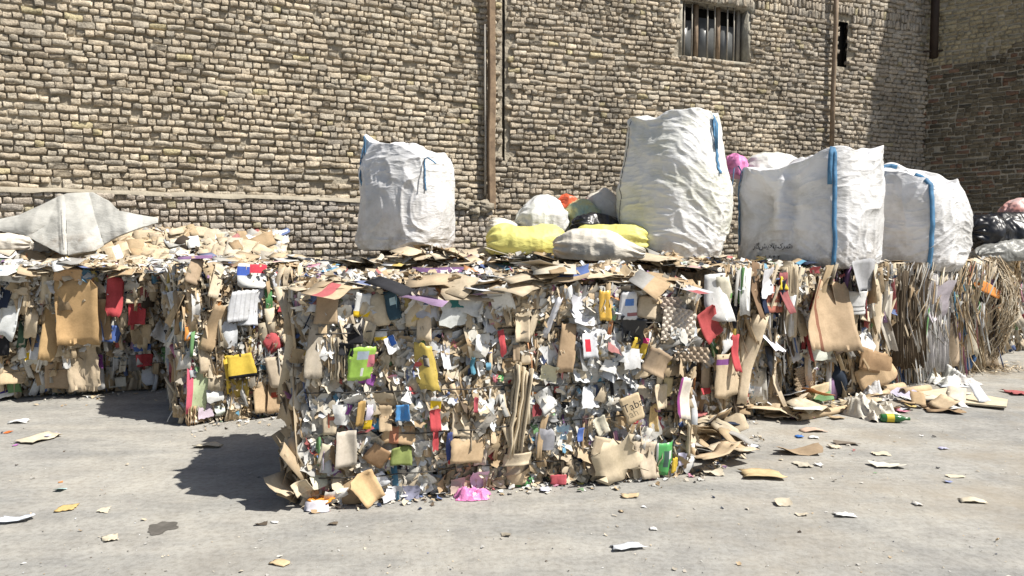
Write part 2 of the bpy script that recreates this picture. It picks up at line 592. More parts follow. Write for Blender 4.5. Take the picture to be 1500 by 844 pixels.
# dusty ledge cap
nx = 160
X = np.linspace(0, LEN_L - 0.25, nx)
V = np.concatenate([np.stack([X, np.full(nx, -0.135) + 0.012 * noise(X * 5, 0, 0, 3), LEDGE - 0.035 + 0.012 * noise(X * 4, 7, 0, 3)], 1),
                    np.stack([X, np.full(nx, -0.125) + 0.012 * noise(X * 5, 0, 0, 3), LEDGE + 0.012 * noise(X * 6, 0, 1, 3)], 1),
                    np.stack([X, np.full(nx, 0.06), LEDGE + 0.045 + 0.01 * noise(X * 6, 0, 2, 3)], 1)])
mesh_obj('ledge_cap', V, grid_faces(nx, 3), simple_mat('dust_cap', (0.37, 0.33, 0.26), 0.95, 0.1, 0.25, 7, ((25, 0.6, 0.02),)), left_wall, smooth=True)

# middle wall, from the post to the corner
PM0 = p_end + dl * 0.02
dm = np.array([math.cos(AM), math.sin(AM)]); nm = np.array([math.sin(AM), -math.cos(AM), 0.0])
PM3 = np.array([PM0[0], PM0[1], 0.0])
def on_mid(px, py, off=0.0): return at_plane(px, py, PM3 + nm * off, nm)
def mid_xz(px, py):
    p = on_mid(px, py)
    return float(np.dot(p[:2] - PM0, dm)), float(p[2])
corner = on_mid(1356, 200)[:2]
LEN_M = float(np.dot(corner - PM0, dm))
wx0, wz1 = mid_xz(1000, 2); wx1, wz0 = mid_xz(1097, 92)
WZ1 = wz1 + 0.03
nx0, nz1 = mid_xz(1231, 30); nx1, nz0 = mid_xz(1244, 98)
sx, sz0 = mid_xz(1250, 36); _, sz1 = mid_xz(1250, 12)
cr0, _ = mid_xz(737, 100); cr1, _ = mid_xz(741, 100)
def mid_col(rng, x, z):
    c = np.array(yellowish(rng, x, z)) * np.array((0.97, 0.97, 0.98))
    if x > LEN_M * 0.62: c = c * np.array((0.90, 0.91, 0.94))
    s = noise(x * 1.3, z * 1.6, 0, 77)[()]
    if s > 0.42: c = c * 0.8
    return tuple(c)
_, crz0 = mid_xz(740, 235)
mid_wall = build_wall('brick_wall', 'mud-brick wall with a barred window between the wooden post and the corner', PM0, AM, LEN_M, 1.0, 8.0, 23, mid_col,
                      holes=((wx0, wx1, wz0, WZ1), (nx0, nx1, nz0, nz1), (cr0, cr1, crz0, 9.0)), soldier=(sz0, sz1 + 0.02), rough=1.1)

# end wall on the right, in shade
AR = math.atan2(-0.56, 0.83)
dr = np.array([math.cos(AR), math.sin(AR)])
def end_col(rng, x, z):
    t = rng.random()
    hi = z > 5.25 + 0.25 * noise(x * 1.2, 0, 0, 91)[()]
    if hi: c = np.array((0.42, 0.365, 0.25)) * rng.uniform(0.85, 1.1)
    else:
        c = np.array((0.185, 0.16, 0.118)) * rng.uniform(0.6, 1.2)  # dirty lower bricks, darkened further to put the wall's shade into the colour
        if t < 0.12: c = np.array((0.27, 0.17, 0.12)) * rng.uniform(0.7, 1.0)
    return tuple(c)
V, F = box_vf(LEN_M - 0.05, LEN_M + 0.8, 0.10, 0.6, 0, 8.3)
mesh_obj('wall_return', V, F, M_MORTAR, mid_wall)
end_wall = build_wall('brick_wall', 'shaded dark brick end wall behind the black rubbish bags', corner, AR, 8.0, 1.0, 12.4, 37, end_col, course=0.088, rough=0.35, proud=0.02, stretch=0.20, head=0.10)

# window in the middle wall (local frame of the wall)
win = empty('window'); win.parent = mid_wall
cxw = (wx0 + wx1) / 2
dep = 0.30
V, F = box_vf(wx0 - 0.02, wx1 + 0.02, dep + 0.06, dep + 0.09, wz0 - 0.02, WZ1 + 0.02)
mesh_obj('dark_panel', V, F, M_DARK, win)  # thin panel, darkness of the unlit room put into its colour
a = Acc()
for (x0, x1, z0_, z1_, y1) in ((wx0 - 0.05, wx0 + 0.02, wz0, WZ1, dep + .06), (wx1 - 0.02, wx1 + 0.05, wz0, WZ1, dep + .06)):
    V, F = box_vf(x0, x1, 0.03, y1, z0_, z1_); a.add(V, F, np.ones((6, 3)))
V, F = box_vf(wx0 - 0.05, wx1 + 0.05, 0.028, dep + .06, wz0 - 0.05, wz0 + 0.006); a.add(V, F, np.ones((6, 3)))
a.build('reveal', M_PLASTER, win)
# rounded plaster lintel
n = 25
V = []
for i in range(n):
    t = i / (n - 1)
    x = wx0 - 0.1 + (wx1 - wx0 + 0.2) * t
    e = min(t, 1 - t) * 2
    zb = WZ1 + 0.03 - 0.13 * max(0, 1 - e * 3.2) ** 2 - 0.03 * noise(t * 6, 0, 0, 4)[()]
    for (y, z) in ((0.25, zb), (0.02, zb + 0.01), (0.004, zb + 0.04), (0.002, zb + 0.24), (0.05, zb + 0.26)):
        V.append((x, y + 0.008 * noise(t * 12, z * 8, 1, 4)[()], z))
mesh_obj('lintel', V, grid_faces(5, n), M_PLASTER, win, smooth=True)
ww = wx1 - wx0
barx = [0.08, 0.19, 0.42, 0.53, 0.72, 0.82]
for f in barx:
    V, F = box_vf(wx0 + ww * f - 0.009, wx0 + ww * f + 0.009, 0.10, 0.122, wz0 - 0.02, WZ1 + 0.05)
    mesh_obj('bar', V, F, M_BAR, win)
for f, hw in ((0.29, 0.035), (0.62, 0.035), (0.93, 0.03), (0.02, 0.02)):
    V, F = box_vf(wx0 + ww * f - hw, wx0 + ww * f + hw, 0.17, 0.23, wz0, WZ1 + 0.02)
    mesh_obj('mullion', V, F, M_PIPE if hw > 0.03 else M_BAR, win)
for f0, f1, top in ((0.04, 0.255, 0.72), (0.325, 0.585, 0.80), (0.655, 0.90, 0.70)):
    V, F = box_vf(wx0 + ww * f0, wx0 + ww * f1, 0.205, 0.215, wz0 + 0.01, wz0 + (WZ1 - wz0) * top)
    mesh_obj('pane', V, F, M_PANE, win)
# niche
V, F = box_vf(nx0 - 0.01, nx1 + 0.01, 0.16, 0.2, nz0 - 0.02, nz1 + 0.02)
mesh_obj('niche_back', V, F, M_DARK, mid_wall)  # shade inside the niche put into the near-black colour of its back
V, F = box_vf(cr0 - 0.02, cr1 + 0.02, 0.16, 0.22, crz0 - 0.02, 8.0)
mesh_obj('crack_back', V, F, M_MORTAR, mid_wall)

# timber post at the joint of the two walls
def post(name, label, cat, px0, px1, pyb, off, mat, h=4.6, wob=0.01):
    b = on_left(0.5 * (px0 + px1), pyb, off)
    wd = (px1 - px0) / FPX * b[1]
    nz = 40
    V = []
    for i in range(nz):
        t = i / (nz - 1)
        z = b[2] + h * t
        s = 1 + 0.06 * math.sin(t * 9)
        ox = wob * noise(t * 5, 0, 0, 8)[()]
        for (x, y) in ((-.42, -.5), (.42, -.5), (.5, -.42), (.5, .42), (.42, .5), (-.42, .5), (-.5, .42), (-.5, -.42)):
            V.append((x * wd * s + ox, y * wd * 0.8, z - b[2]))
    F = grid_faces(8, nz, wrap=True).tolist() + [tuple(range(7, -1, -1)), tuple((nz - 1) * 8 + q for q in range(8))]
    o = mesh_obj(name, V, F, mat, loc=(b[0], b[1], b[2]))
    o.rotation_euler = (0, 0, AL)
    return tag(o, label, cat)
wood = post('wooden_post', 'tall weathered brown timber post standing against the brick wall', 'post', 715, 725, 306, 0.12, M_WOOD)
# scorched hole in the post, metal strip beside it
b = on_left(722, 245, 0.12)
p = on_left(709, 150, 0.05)
V, F = tube_vf([(0, 0, 0), (0.005, 0, 0.9), (-0.004, 0, 1.7), (0.004, 0, 2.6)], 0.017, 6)
o = mesh_obj('metal_rod', V, F, simple_mat('pale_metal', (0.5, 0.46, 0.40), 0.5, 0.4, 0.3, 6, None), loc=(on_left(711, 285, 0.09)))
tag(o, 'thin pale metal rod running up just left of the wooden post', 'rod')
rng = np.random.default_rng(31)
for k in range(9):
    p = on_left(rng.uniform(660, 716), rng.uniform(296, 316), rng.uniform(0.10, 0.16))
    r0 = rng.uniform(0.035, 0.09)
    V, F = box_vf(-1, 1, -1, 1, -1, 1)
    n = 7
    ph, tt = np.meshgrid(np.linspace(0, 2 * math.pi, 10, endpoint=False), np.linspace(0.05, math.pi - 0.05, n))
    D3 = np.stack([np.cos(ph) * np.sin(tt), np.sin(ph) * np.sin(tt), np.cos(tt)], -1)
    rad = r0 * (1 + 0.45 * noise(D3[..., 0] * 2.2, D3[..., 1] * 2.2, D3[..., 2] * 2.2 + k * 5, 40 + k))
    mesh_obj('mud_lump', (D3 * rad[..., None] * np.array([1.3, 0.9, 0.8])).reshape(-1, 3), grid_faces(10, n, wrap=True), M_MORTAR, left_wall, None, True,
             (float(np.dot(p[:2] - LW0, dl)), -0.12, float(p[2])))
# thin pipe further right
pb = on_mid(1218, 232, 0.09); pt = on_mid(1226, -60, 0.09)
V, F = tube_vf([(0, 0, 0.0), (0.0, 0, 1.3), (0.02, 0, 2.4), tuple(np.array(pt) - pb)], 0.042, 10)
tag(mesh_obj('pipe', V, F, M_PIPE, loc=pb, smooth=True), 'slim upright brown pipe on the wall right of the barred window', 'pipe')
pb = np.array([corner[0], corner[1], 0]) + np.array([-0.02, -0.22, 0.0])
pz = at_plane(1362, 85, pb, np.array([0, -1.0, 0]))[2]
V, F = tube_vf([(0, 0, 0), (0, 0, 1), (0.0, 0, 3.8)], 0.075, 12)
o = mesh_obj('drainpipe', V, F, M_DPIPE, loc=(pb[0], pb[1], pz), smooth=True)
tag(o, 'dark brown drainpipe ending high up in the wall corner', 'pipe')
V, F = tube_vf([(-0.2, 0.0, 0), (0.16, -0.02, 0.02)], 0.02, 8)
mesh_obj('bracket', V, F, M_DPIPE, o, loc=(0.0, 0, 0.12))

# ------------------------------------------------------------------ scraps of card and paper
KRAFT = [(0.51, 0.40, 0.27), (0.45, 0.345, 0.22), (0.57, 0.47, 0.335), (0.39, 0.285, 0.175), (0.59, 0.51, 0.385), (0.49, 0.41, 0.30), (0.55, 0.46, 0.34)]
PALE = [(0.68, 0.68, 0.67), (0.62, 0.60, 0.55), (0.52, 0.51, 0.48), (0.58, 0.60, 0.63), (0.60, 0.54, 0.44), (0.72, 0.72, 0.72)]
GREY = [(0.46, 0.45, 0.43), (0.36, 0.35, 0.33), (0.52, 0.48, 0.42), (0.42, 0.38, 0.32)]
BRIGHT = [(0.55, 0.04, 0.05), (0.05, 0.13, 0.42), (0.72, 0.50, 0.05), (0.13, 0.36, 0.10), (0.62, 0.20, 0.34), (0.24, 0.08, 0.30), (0.75, 0.28, 0.04), (0.08, 0.34, 0.55), (0.45, 0.07, 0.06), (0.10, 0.16, 0.40)]
DARK = [(0.03, 0.03, 0.035), (0.06, 0.045, 0.035), (0.12, 0.09, 0.065), (0.02, 0.03, 0.06)]

def pick(rng, w):
    """w = weights kraft, pale, grey, bright, dark"""
    pool = (KRAFT, PALE, GREY, BRIGHT, DARK)[rng.choice(5, p=np.array(w) / sum(w))]
    c = np.array(pool[rng.integers(len(pool))]) * rng.uniform(0.85, 1.12)
    if pool is BRIGHT: c = c * 0.62 + rng.uniform(0.05, 0.16)
    return np.clip(c, 0, 0.82)

def solid(V, nx, nz, thick, C, back=None):
    """give an nx*nz grid sheet a thickness; C per grid face"""
    P = V.reshape(nz, nx, 3)
    gx = np.gradient(P, axis=1); gz = np.gradient(P, axis=0)
    n = np.cross(gx, gz); n /= np.linalg.norm(n, axis=2)[..., None] + 1e-9
    Q = P - n * thick
    nv = nx * nz
    F = grid_faces(nx, nz)
    F2 = F[:, ::-1] + nv
    ring = [i for i in range(nx)] + [j * nx + nx - 1 for j in range(1, nz)] + [(nz - 1) * nx + i for i in range(nx - 2, -1, -1)] + [j * nx for j in range(nz - 2, 0, -1)]
    m = len(ring)
    S = np.array([(ring[(a + 1) % m], ring[a], ring[a] + nv, ring[(a + 1) % m] + nv) for a in range(m)])
    C = np.asarray(C)
    Cb = C if back is None else np.tile(back, (len(F2), 1))
    Cs = np.tile(C.mean(0) * 0.92 if back is None else np.asarray(back) * 0.92, (m, 1))
    return np.vstack([P.reshape(-1, 3), Q.reshape(-1, 3)]), np.vstack([F, F2, S]), np.vstack([C, Cb, Cs])

def paint(nx, nz, col, ops, rng=None):
    """one colour per grid cell, then coloured blocks (u0,u1,v0,v1,colour)"""
    C = np.tile(np.asarray(col, float), ((nx - 1) * (nz - 1), 1)).reshape(nz - 1, nx - 1, 3)
    U, Vv = np.meshgrid((np.arange(nx - 1) + 0.5) / (nx - 1), (np.arange(nz - 1) + 0.5) / (nz - 1))
    for (u0, u1, v0, v1, c) in ops:
        C[(U >= u0) & (U <= u1) & (Vv >= v0) & (Vv <= v1)] = c
    return C.reshape(-1, 3)

def folded(w, h, rng, nx=6, nz=4, curl=0.5, folds=1, fang=1.2, thick=0.003, jag=0.05, col=(0.4, 0.3, 0.2), ops=(), back=None, warp=0.02, crease=0.16):
    """card sheet folded / curled about the vertical axis"""
    ang = np.cumsum(rng.normal(0, curl / nx, nx - 1)) + np.linspace(-1, 1, nx - 1) * rng.normal(0, curl)
    for _ in range(folds):
        k = rng.integers(max(1, nx // 3), max(2, nx - nx // 3)) if nx > 2 else 0
        ang[k:] += rng.choice([-1, 1]) * rng.uniform(0.4, 1) * fang
    ang -= ang.mean()
    seg = w / (nx - 1) * rng.uniform(0.75, 1.25, nx - 1)
    x = np.concatenate([[0], np.cumsum(np.cos(ang) * seg)]); y = np.concatenate([[0], np.cumsum(np.sin(ang) * seg)])
    x -= x.mean(); y -= y.mean()
    z = np.linspace(-h / 2, h / 2, nz)
    tap = rng.normal(0, 0.10)
    lean = rng.normal(0, 0.1)
    X = x[None, :] * (1 + tap * z[:, None] / h) + lean * z[:, None]
    Y = np.tile(y, (nz, 1)) * (1 + rng.normal(0, 0.25) * z[:, None] / h) + rng.normal(0, warp, (nz, nx)) * min(w, h) + rng.normal(0, 0.05) * z[:, None] ** 2 / max(h, .01)
    Z = np.tile(z[:, None], (1, nx)) + rng.normal(0, 0.06) * x[None, :]
    Z[0] += rng.uniform(-1, 1, nx) * jag * h; Z[-1] += rng.uniform(-1, 1, nx) * jag * h
    X[:, 0] += rng.uniform(-1, 1, nz) * jag * w; X[:, -1] += rng.uniform(-1, 1, nz) * jag * w
    Y = Y + fold_relief(X, Z, min(w, h), rng, 3, crease)
    if nx > 4 and nz > 4:
        for (jj, ii) in ((0, 0), (0, -1), (-1, 0), (-1, -1)):
            if rng.random() < 0.2:
                kx = rng.uniform(0.2, 0.9); X[jj, ii] *= 1 - 0.15 * kx; Z[jj, ii] *= 1 - 0.2 * kx
    V = np.stack([X, Y, Z], -1).reshape(-1, 3)
    C = paint(nx, nz, col, ops)
    if thick > 0: return solid(V, nx, nz, -thick, C, back)
    return V, grid_faces(nx, nz), C

def fold_relief(X, Z, m, rng, k, amp):
    Y = 0
    for q in range(k):
        a = rng.uniform(0, math.pi)
        Y = Y + np.abs(X * math.cos(a) + Z * math.sin(a) - rng.uniform(-.45, .45) * m) * rng.normal(0, amp) / (1 + 0.25 * q)
    return Y

def crumple(w, h, rng, n=4, amp=0.25, col=(0.7, 0.7, 0.7), ops=(), n2=None, relief=0.33):
    nx = n; nz = n2 or n
    X, Z = np.meshgrid(np.linspace(-.5, .5, nx), np.linspace(-.5, .5, nz))
    s = 1.0 / max(nx - 1, 1)
    # uneven torn outline
    a0 = rng.uniform(0, 6)
    th = np.arctan2(Z, X)
    rr = 1 - 0.14 * (1 + np.sin(2 * th + a0)) * 0.5 - 0.08 * (1 + np.sin(3 * th + 2 * a0)) * 0.5
    X = (X * rr + rng.uniform(-.30, .30, X.shape) * s) * w
    Z = (Z * rr + rng.uniform(-.30, .30, Z.shape) * s) * h
    m = min(w, h)
    Y = fold_relief(X, Z, m, rng, 5, relief) + rng.uniform(-1, 1, X.shape) * amp * 1.1 * m / max(1, n - 1)
    Y -= Y.mean()
    return np.stack([X, Y, Z], -1).reshape(-1, 3), grid_faces(nx, nz), paint(nx, nz, col, ops)

def stack(w, h, rng, n, col, depth=0.09):
    """boards seen edge-on: list of thin upright sheets side by side"""
    out = []
    x = -w / 2
    ph = rng.uniform(0, 6)
    while x < w / 2:
        t = rng.uniform(0.006, 0.016)
        nz = 7
        z = np.linspace(-h / 2, h / 2, nz) * rng.uniform(0.82, 1.05)
        wob = 0.02 * np.sin(z * 5 + ph) + rng.normal(0, 0.004, nz)
        yo = rng.uniform(-0.03, 0.015)
        c = np.array(col) * rng.uniform(0.72, 1.12)
        V = []
        for k in range(nz):
            for (dx, dy) in ((0, yo), (t * 0.8, yo + rng.uniform(-.006, .006)), (t * 0.8, depth), (0, depth)):
                V.append((x + dx + wob[k], dy + rng.uniform(-.004, .004), z[k]))
        F = np.vstack([grid_faces(4, nz, wrap=True), [(3, 2, 1, 0)], [tuple((nz - 1) * 4 + q for q in range(4))]])
        out.append((np.array(V), F, np.tile(c, (len(F), 1))))
        x += t + rng.uniform(0.0, 0.006)
    return out

def egg_tray(w, h, rng, cell=0.047, col=(0.50, 0.42, 0.33)):
    nx, nz = int(w / cell * 6) + 1, int(h / cell * 6) + 1
    X, Z = np.meshgrid(np.linspace(-w / 2, w / 2, nx), np.linspace(-h / 2, h / 2, nz))
    k = math.pi / cell
    Y = -0.020 * (np.cos(2 * k * X / 1) * np.cos(2 * k * Z / 1)) + 0.02 * noise(X * 6, Z * 6, 0, 3)
    Y = np.clip(Y, -0.022, 0.014)
    return np.stack([X, Y, Z], -1).reshape(-1, 3), grid_faces(nx, nz), np.tile(col, ((nx - 1) * (nz - 1), 1))

FACE_ROT = {'front': np.eye(3), 'left': rot_m(0, 0, -math.pi / 2), 'right': rot_m(0, 0, math.pi / 2), 'top': rot_m(-math.pi / 2, 0, 0)}

def text_mesh(body, size, font=None):
    cu = bpy.data.curves.new('lettering', 'FONT')
    cu.body = body; cu.size = size; cu.align_x = 'CENTER'; cu.align_y = 'CENTER'
    cu.resolution_u = 2
    ob = bpy.data.objects.new('lettering', cu); COL.objects.link(ob)
    dg = bpy.context.evaluated_depsgraph_get()
    me = bpy.data.meshes.new_from_object(ob.evaluated_get(dg))
    bpy.data.objects.remove(ob, do_unlink=True)
    return me

class Bale:
    def __init__(s, name, label, P0, ang, L, D, H, seed, bulge=0.05, lean=0.0, rough=0.05, cat='bale', group=None, back_rise=0.0, pinch=()):
        s.P0 = np.array(P0[:2]); s.ang = ang; s.L, s.D, s.H = L, D, H
        s.rng = np.random.default_rng(seed); s.seed = seed
        s.bulge, s.lean, s.rough, s.rise = bulge, lean, rough, back_rise
        s.root = empty(name, (P0[0], P0[1], 0), ang)
        tag(s.root, label, cat, group)
        s.acc = Acc(); s.pacc = Acc(); s.nparts = 0
        ca, sa = math.cos(ang), math.sin(ang)
        s.n3 = np.array([sa, -ca, 0.0]); s.d3 = np.array([ca, sa, 0.0])
        s.ogrid = None
        s.pinch = pinch
        s.tbias = math.atan2(back_rise, D) + 0.2
        s.core()
        gx, gz = np.meshgrid(np.linspace(-0.2, L + 0.2, 161), np.linspace(-0.1, H + 0.3, 121))
        s.ogrid = s.out(gx, gz)
        gx, gy = np.meshgrid(np.linspace(-0.2, L + 0.2, 161), np.linspace(-0.7, D + 0.2, 81))
        s.tgrid = s.top(gx, gy)
        s.cgrid = {f: noise(*np.meshgrid(np.linspace(0, 4.5, 181) * 4.6, np.linspace(0, 2.2, 89) * 1.9), k + 9, seed) for k, f in enumerate(('front', 'left', 'right', 'top'))}
    def out1(s, x, z):
        i = int(min(max((x + 0.2) / (s.L + 0.4) * 160, 0), 160)); j = int(min(max((z + 0.1) / (s.H + 0.4) * 120, 0), 120))
        return float(s.ogrid[j, i])
    def top1(s, x, y):
        i = int(min(max((x + 0.2) / (s.L + 0.4) * 160, 0), 160)); j = int(min(max((y + 0.7) / (s.D + 0.9) * 80, 0), 80))
        return float(s.tgrid[j, i])
    def out(s, x, z):
        q = np.clip(np.asarray(x) / s.L, 0, 1); t = np.clip(np.asarray(z) / s.H, 0, 1)
        pin = 0
        for zw in s.pinch: pin = pin - 0.05 * np.exp(-((np.asarray(z) - zw) / 0.035) ** 2)
        return pin + s.bulge * np.sin(np.pi * q) ** 0.6 * np.sin(np.pi * np.clip(t, 0.05, 1)) ** 0.6 + s.rough * fbm(np.asarray(x) * 2.2, np.asarray(z) * 2.2, 0, s.seed) + 0.4 * s.rough * noise(np.asarray(x) * 9, np.asarray(z) * 5, 2, s.seed) + s.lean * t
    def top(s, x, y):
        return s.H + s.rise * np.clip(np.asarray(y) / s.D, 0, 1) + 0.09 * fbm(np.asarray(x) * 2.2, np.asarray(y) * 2.2, 5, s.seed)
    def core(s):
        nx, ny, nz = 40, 16, 20
        ins = 0.025
        A = Acc()
        X, Z = np.meshgrid(np.linspace(ins, s.L - ins, nx), np.linspace(0.0, 1, nz))
        Zf = Z * (s.top(X, X * 0) - ins)
        A.add(np.stack([X, ins - s.out(X, Zf) + 0.02 * noise(X * 12, Zf * 12, 0, s.seed), Zf], -1).reshape(-1, 3), grid_faces(nx, nz), np.ones(((nx - 1) * (nz - 1), 3)))
        X, Y = np.meshgrid(np.linspace(ins, s.L - ins, nx), np.linspace(0, 1, ny))
        Yf = (ins - s.out(X, s.H)) * (1 - Y) + (s.D - ins) * Y
        A.add(np.stack([X, Yf, s.top(X, np.clip(Yf, 0, None)) - ins], -1).reshape(-1, 3), grid_faces(nx, ny), np.ones(((nx - 1) * (ny - 1), 3)))
        for xe in (ins, s.L - ins):
            Y, Z = np.meshgrid(np.linspace(0, 1, ny), np.linspace(0, 1, nz))
            fr = ins - s.out(np.full_like(Z, xe), Z * s.H)
            Yf = fr * (1 - Y) + (s.D - ins) * Y
            Zf = Z * (s.top(np.full_like(Yf, xe), np.clip(Yf, 0, None)) - ins)
            A.add(np.stack([np.full_like(Yf, xe), Yf, Zf], -1).reshape(-1, 3), grid_faces(ny, nz), np.ones(((ny - 1) * (nz - 1), 3)))
        X, Z = np.meshgrid(np.linspace(ins, s.L - ins, nx), np.linspace(0, 1, nz))
        A.add(np.stack([X, np.full_like(X, s.D - ins), Z * (s.top(X, np.full_like(X, s.D)) - ins)], -1).reshape(-1, 3), grid_faces(nx, nz), np.ones(((nx - 1) * (nz - 1), 3)))
        A.build('packed_core', M_CORE, s.root, True)
    def pose(s, face, a, b, off, yaw=0, pitch=0, roll=0):
        """rotation and position of a piece; a,b are the two coordinates in the face"""
        R = FACE_ROT[face] @ (rot_m(s.tbias + s.rng.normal(0, 0.12), 0, 0) if face == 'top' else np.eye(3)) @ rot_m(0, roll, 0) @ rot_m(pitch, 0, 0) @ rot_m(0, 0, yaw)
        if face == 'front': p = np.array([a, -s.out1(a, b) - off, b])
        elif face == 'left': p = np.array([-off, a, b])
        elif face == 'right': p = np.array([s.L + off, a, b])
        else: p = np.array([a, b, s.top1(a, b) + off])
        return R, p
    def put(s, VFC, face, a, b, off, yaw=0, pitch=0, roll=0, name=None, mat=None, minz=0.004):
        V, F, C = VFC
        R, p = s.pose(face, a, b, off, yaw, pitch, roll)
        W = V @ R.T
        lo = W[:, 2].min() + p[2]
        if lo < minz: p = p + np.array([0, 0, minz - lo])
        if name is None:
            (s.acc if mat is None else s.pacc).add(W + p, F, C)
        else:
            s.nparts += 1
            return mesh_obj(name, W, F, mat or M_SCRAP, s.root, C, False, p)
    def scatter(s, face, n, wr, hr, weights, kind='card', yaw=0.6, pitch=0.3, roll=0.4, off=(0.0, 0.05), single=False, region=None, prints=0.22, curl=0.18, folds=2, mat=None):
        rng = s.rng
        tp = face == 'top'
        if tp and kind == 'card': yaw, pitch, curl = yaw * 0.55, pitch * 0.5, curl * 0.3
        A = s.L if face in ('front', 'top') else s.D
        Bm = s.D if face == 'top' else s.H
        reg = region or (0, A, 0, Bm)
        for _ in range(n):
            w = rng.uniform(*wr); h = rng.uniform(*hr)
            a = rng.uniform(reg[0], reg[1]); b = rng.uniform(reg[2], reg[3])
            if face != 'top': b = min(max(b, h * 0.42), reg[3] - h * 0.46)
            wt = np.array(weights, float)
            q = s.cgrid[face][min(88, int(max(b, 0) * 40)), min(180, int(max(a, 0) * 40))]
            wt = wt * (np.array([2.6, 0.35, 0.9, 0.5, 1.0]) if q > 0.08 else np.array([0.5, 1.8, 1.1, 1.1, 0.7]))
            c = pick(rng, wt)
            ops = []
            lum = c.mean()
            if kind != 'crump' and rng.random() < prints and max(w, h) > 0.09:
                c2 = pick(rng, (1, 2, 1, 4, 1))
                if rng.random() < 0.5: ops.append((0, 1, rng.uniform(0.1, .5), rng.uniform(.55, .9), c2))
                else: ops.append((rng.uniform(0.0, .4), rng.uniform(.5, 1), rng.uniform(0, .4), rng.uniform(.5, 1), c2))
            if kind == 'card':
                g = folded(w, h, rng, rng.integers(4, 7), rng.integers(3, 5), curl, folds, 0.5 if tp else 1.3, rng.uniform(0.002, 0.004), 0.04, c, ops, crease=0.07 if tp else 0.16, warp=0.008)
                if tp: g[0][:, 1] *= 0.4
                nm = 'cardboard_piece'
            elif kind == 'sheet':
                g = folded(w, h, rng, 5, 5, curl, folds, 0.9, 0.0015, 0.10, c, ops, warp=0.05)
                nm = 'paper_sheet'
            else:
                q = 3 if max(w, h) < 0.05 else (4 if max(w, h) < 0.09 else (6 if max(w, h) < 0.16 else 8))
                g = crumple(w, h, rng, q, 0.3, c, ops, relief=0.2 if tp else 0.33)
                nm = 'crumpled_paper'
            s.put(g, face, a, b, rng.uniform(*off), rng.normal(0.22 if face == 'front' else 0, yaw), rng.normal(-0.22 * min(1, 0.02 / (h * h)) if face == 'front' else 0, pitch), rng.normal(0, roll), nm if single else None, mat if single else None)
    def uv(s, px, py):
        P = at_plane(px, py, np.array([s.P0[0], s.P0[1], 0]), s.n3)
        d = P[:2] - s.P0
        return float(d @ s.d3[:2]), float(P[2]), P[1]
    def hero(s, kind, px, py, wp, hp, col, roll=0, ops=(), off=0.06, yaw=None, pitch=None, name=None, mat=None, **kw):
        rng = s.rng
        x, z, Y = s.uv(px, py)
        vx = abs(math.cos(s.ang) - (px - CX) / FPX * math.sin(s.ang))
        w, h = wp / FPX * Y / vx, hp / FPX * Y
        off = 0.035 + off * 0.5
        yaw = rng.normal(0.05, 0.14) if yaw is None else yaw
        pitch = rng.normal(-0.06, 0.12) if pitch is None else pitch
        r = math.radians(roll)
        if kind == 'card':
            g = folded(w, h, rng, kw.get('nx', 9), kw.get('nz', 9), kw.get('curl', 0.06), kw.get('folds', 2), kw.get('fang', 0.55), 0.003, kw.get('jag', 0.02), col, ops, kw.get('back'), warp=kw.get('warp', 0.005), crease=kw.get('crease', 0.22))
            return s.put(g, 'front', x, z, off, yaw, pitch, r, name or 'cardboard_piece', mat)
        if kind == 'sheet':
            g = folded(w, h, rng, kw.get('nx', 9), kw.get('nz', 9), kw.get('curl', 0.10), kw.get('folds', 2), kw.get('fang', 0.6), 0.0015, kw.get('jag', 0.035), col, ops, warp=kw.get('warp', 0.012), crease=kw.get('crease', 0.35))
            return s.put(g, 'front', x, z, off, yaw, pitch, r, name or 'paper_sheet', mat)
        if kind == 'crump':
            g = crumple(w, h, rng, kw.get('n', 7), 0.25, col, ops)
            return s.put(g, 'front', x, z, off, yaw, pitch, r, name or 'crumpled_paper', mat)
        if kind == 'egg':
            g = egg_tray(w, h, rng, kw.get('cell', 0.047), col)
            o = s.put(g, 'front', x, z, off, yaw, pitch, r, 'egg_tray')
            o.data.polygons.foreach_set('use_smooth', np.ones(len(o.data.polygons), dtype=bool))
            return o
        if kind == 'stack':
            for g in stack(w, h, rng, 0, col):
                s.put(g, 'front', x, z, off, 0, 0, r, 'cardboard_edge')
    def wires(s, zs, r=0.003, off=0.05):
        for z in zs:
            xs = np.linspace(0.02, s.L - 0.02, 40)
            zz = z + 0.012 * noise(xs * 1.5, z * 9, 0, s.seed) + 0.004 * noise(xs * 7, z * 9, 0, s.seed)
            yy = -s.out(xs, np.full_like(xs, z)) - off - 0.02 * noise(xs * 3, z * 5, 2, s.seed)
            P = [np.array([x, y, q]) for x, y, q in zip(xs, yy, zz)]
            P += [np.array([s.L + 0.02, 0.1, z]), np.array([s.L + 0.03, s.D * 0.5, z]), np.array([s.L, s.D + 0.02, z]), np.array([0, s.D + 0.02, z]), np.array([-0.03, s.D * 0.5, z]), np.array([-0.02, 0.1, z]), P[0]]
            V, F = tube_vf(P, r, 5)
            mesh_obj('baling_wire', V, F, M_WIRE, s.root)
    def text(s, body, px, py, size, col_mat, roll=0, off=0.09, pitch=0, yaw=0, name='lettering', parent=None):
        x, z, Y = s.uv(px, py)
        me = text_mesh(body, size)
        me.materials.append(col_mat)
        o = bpy.data.objects.new(name, me); COL.objects.link(o)
        # text lies in XY: stand it up facing -y
        R, p = s.pose('front', x, z, off, yaw, pitch, math.radians(roll))
        M = Matrix(R.tolist()).to_4x4() @ Matrix.Rotation(math.pi / 2, 4, 'X')
        M.translation = Vector(p)
        o.parent = s.root if parent is None else parent
        if parent is not None:
            M = Matrix.Translation(-Vector(parent.location)) @ M
        o.matrix_local = M
        return o
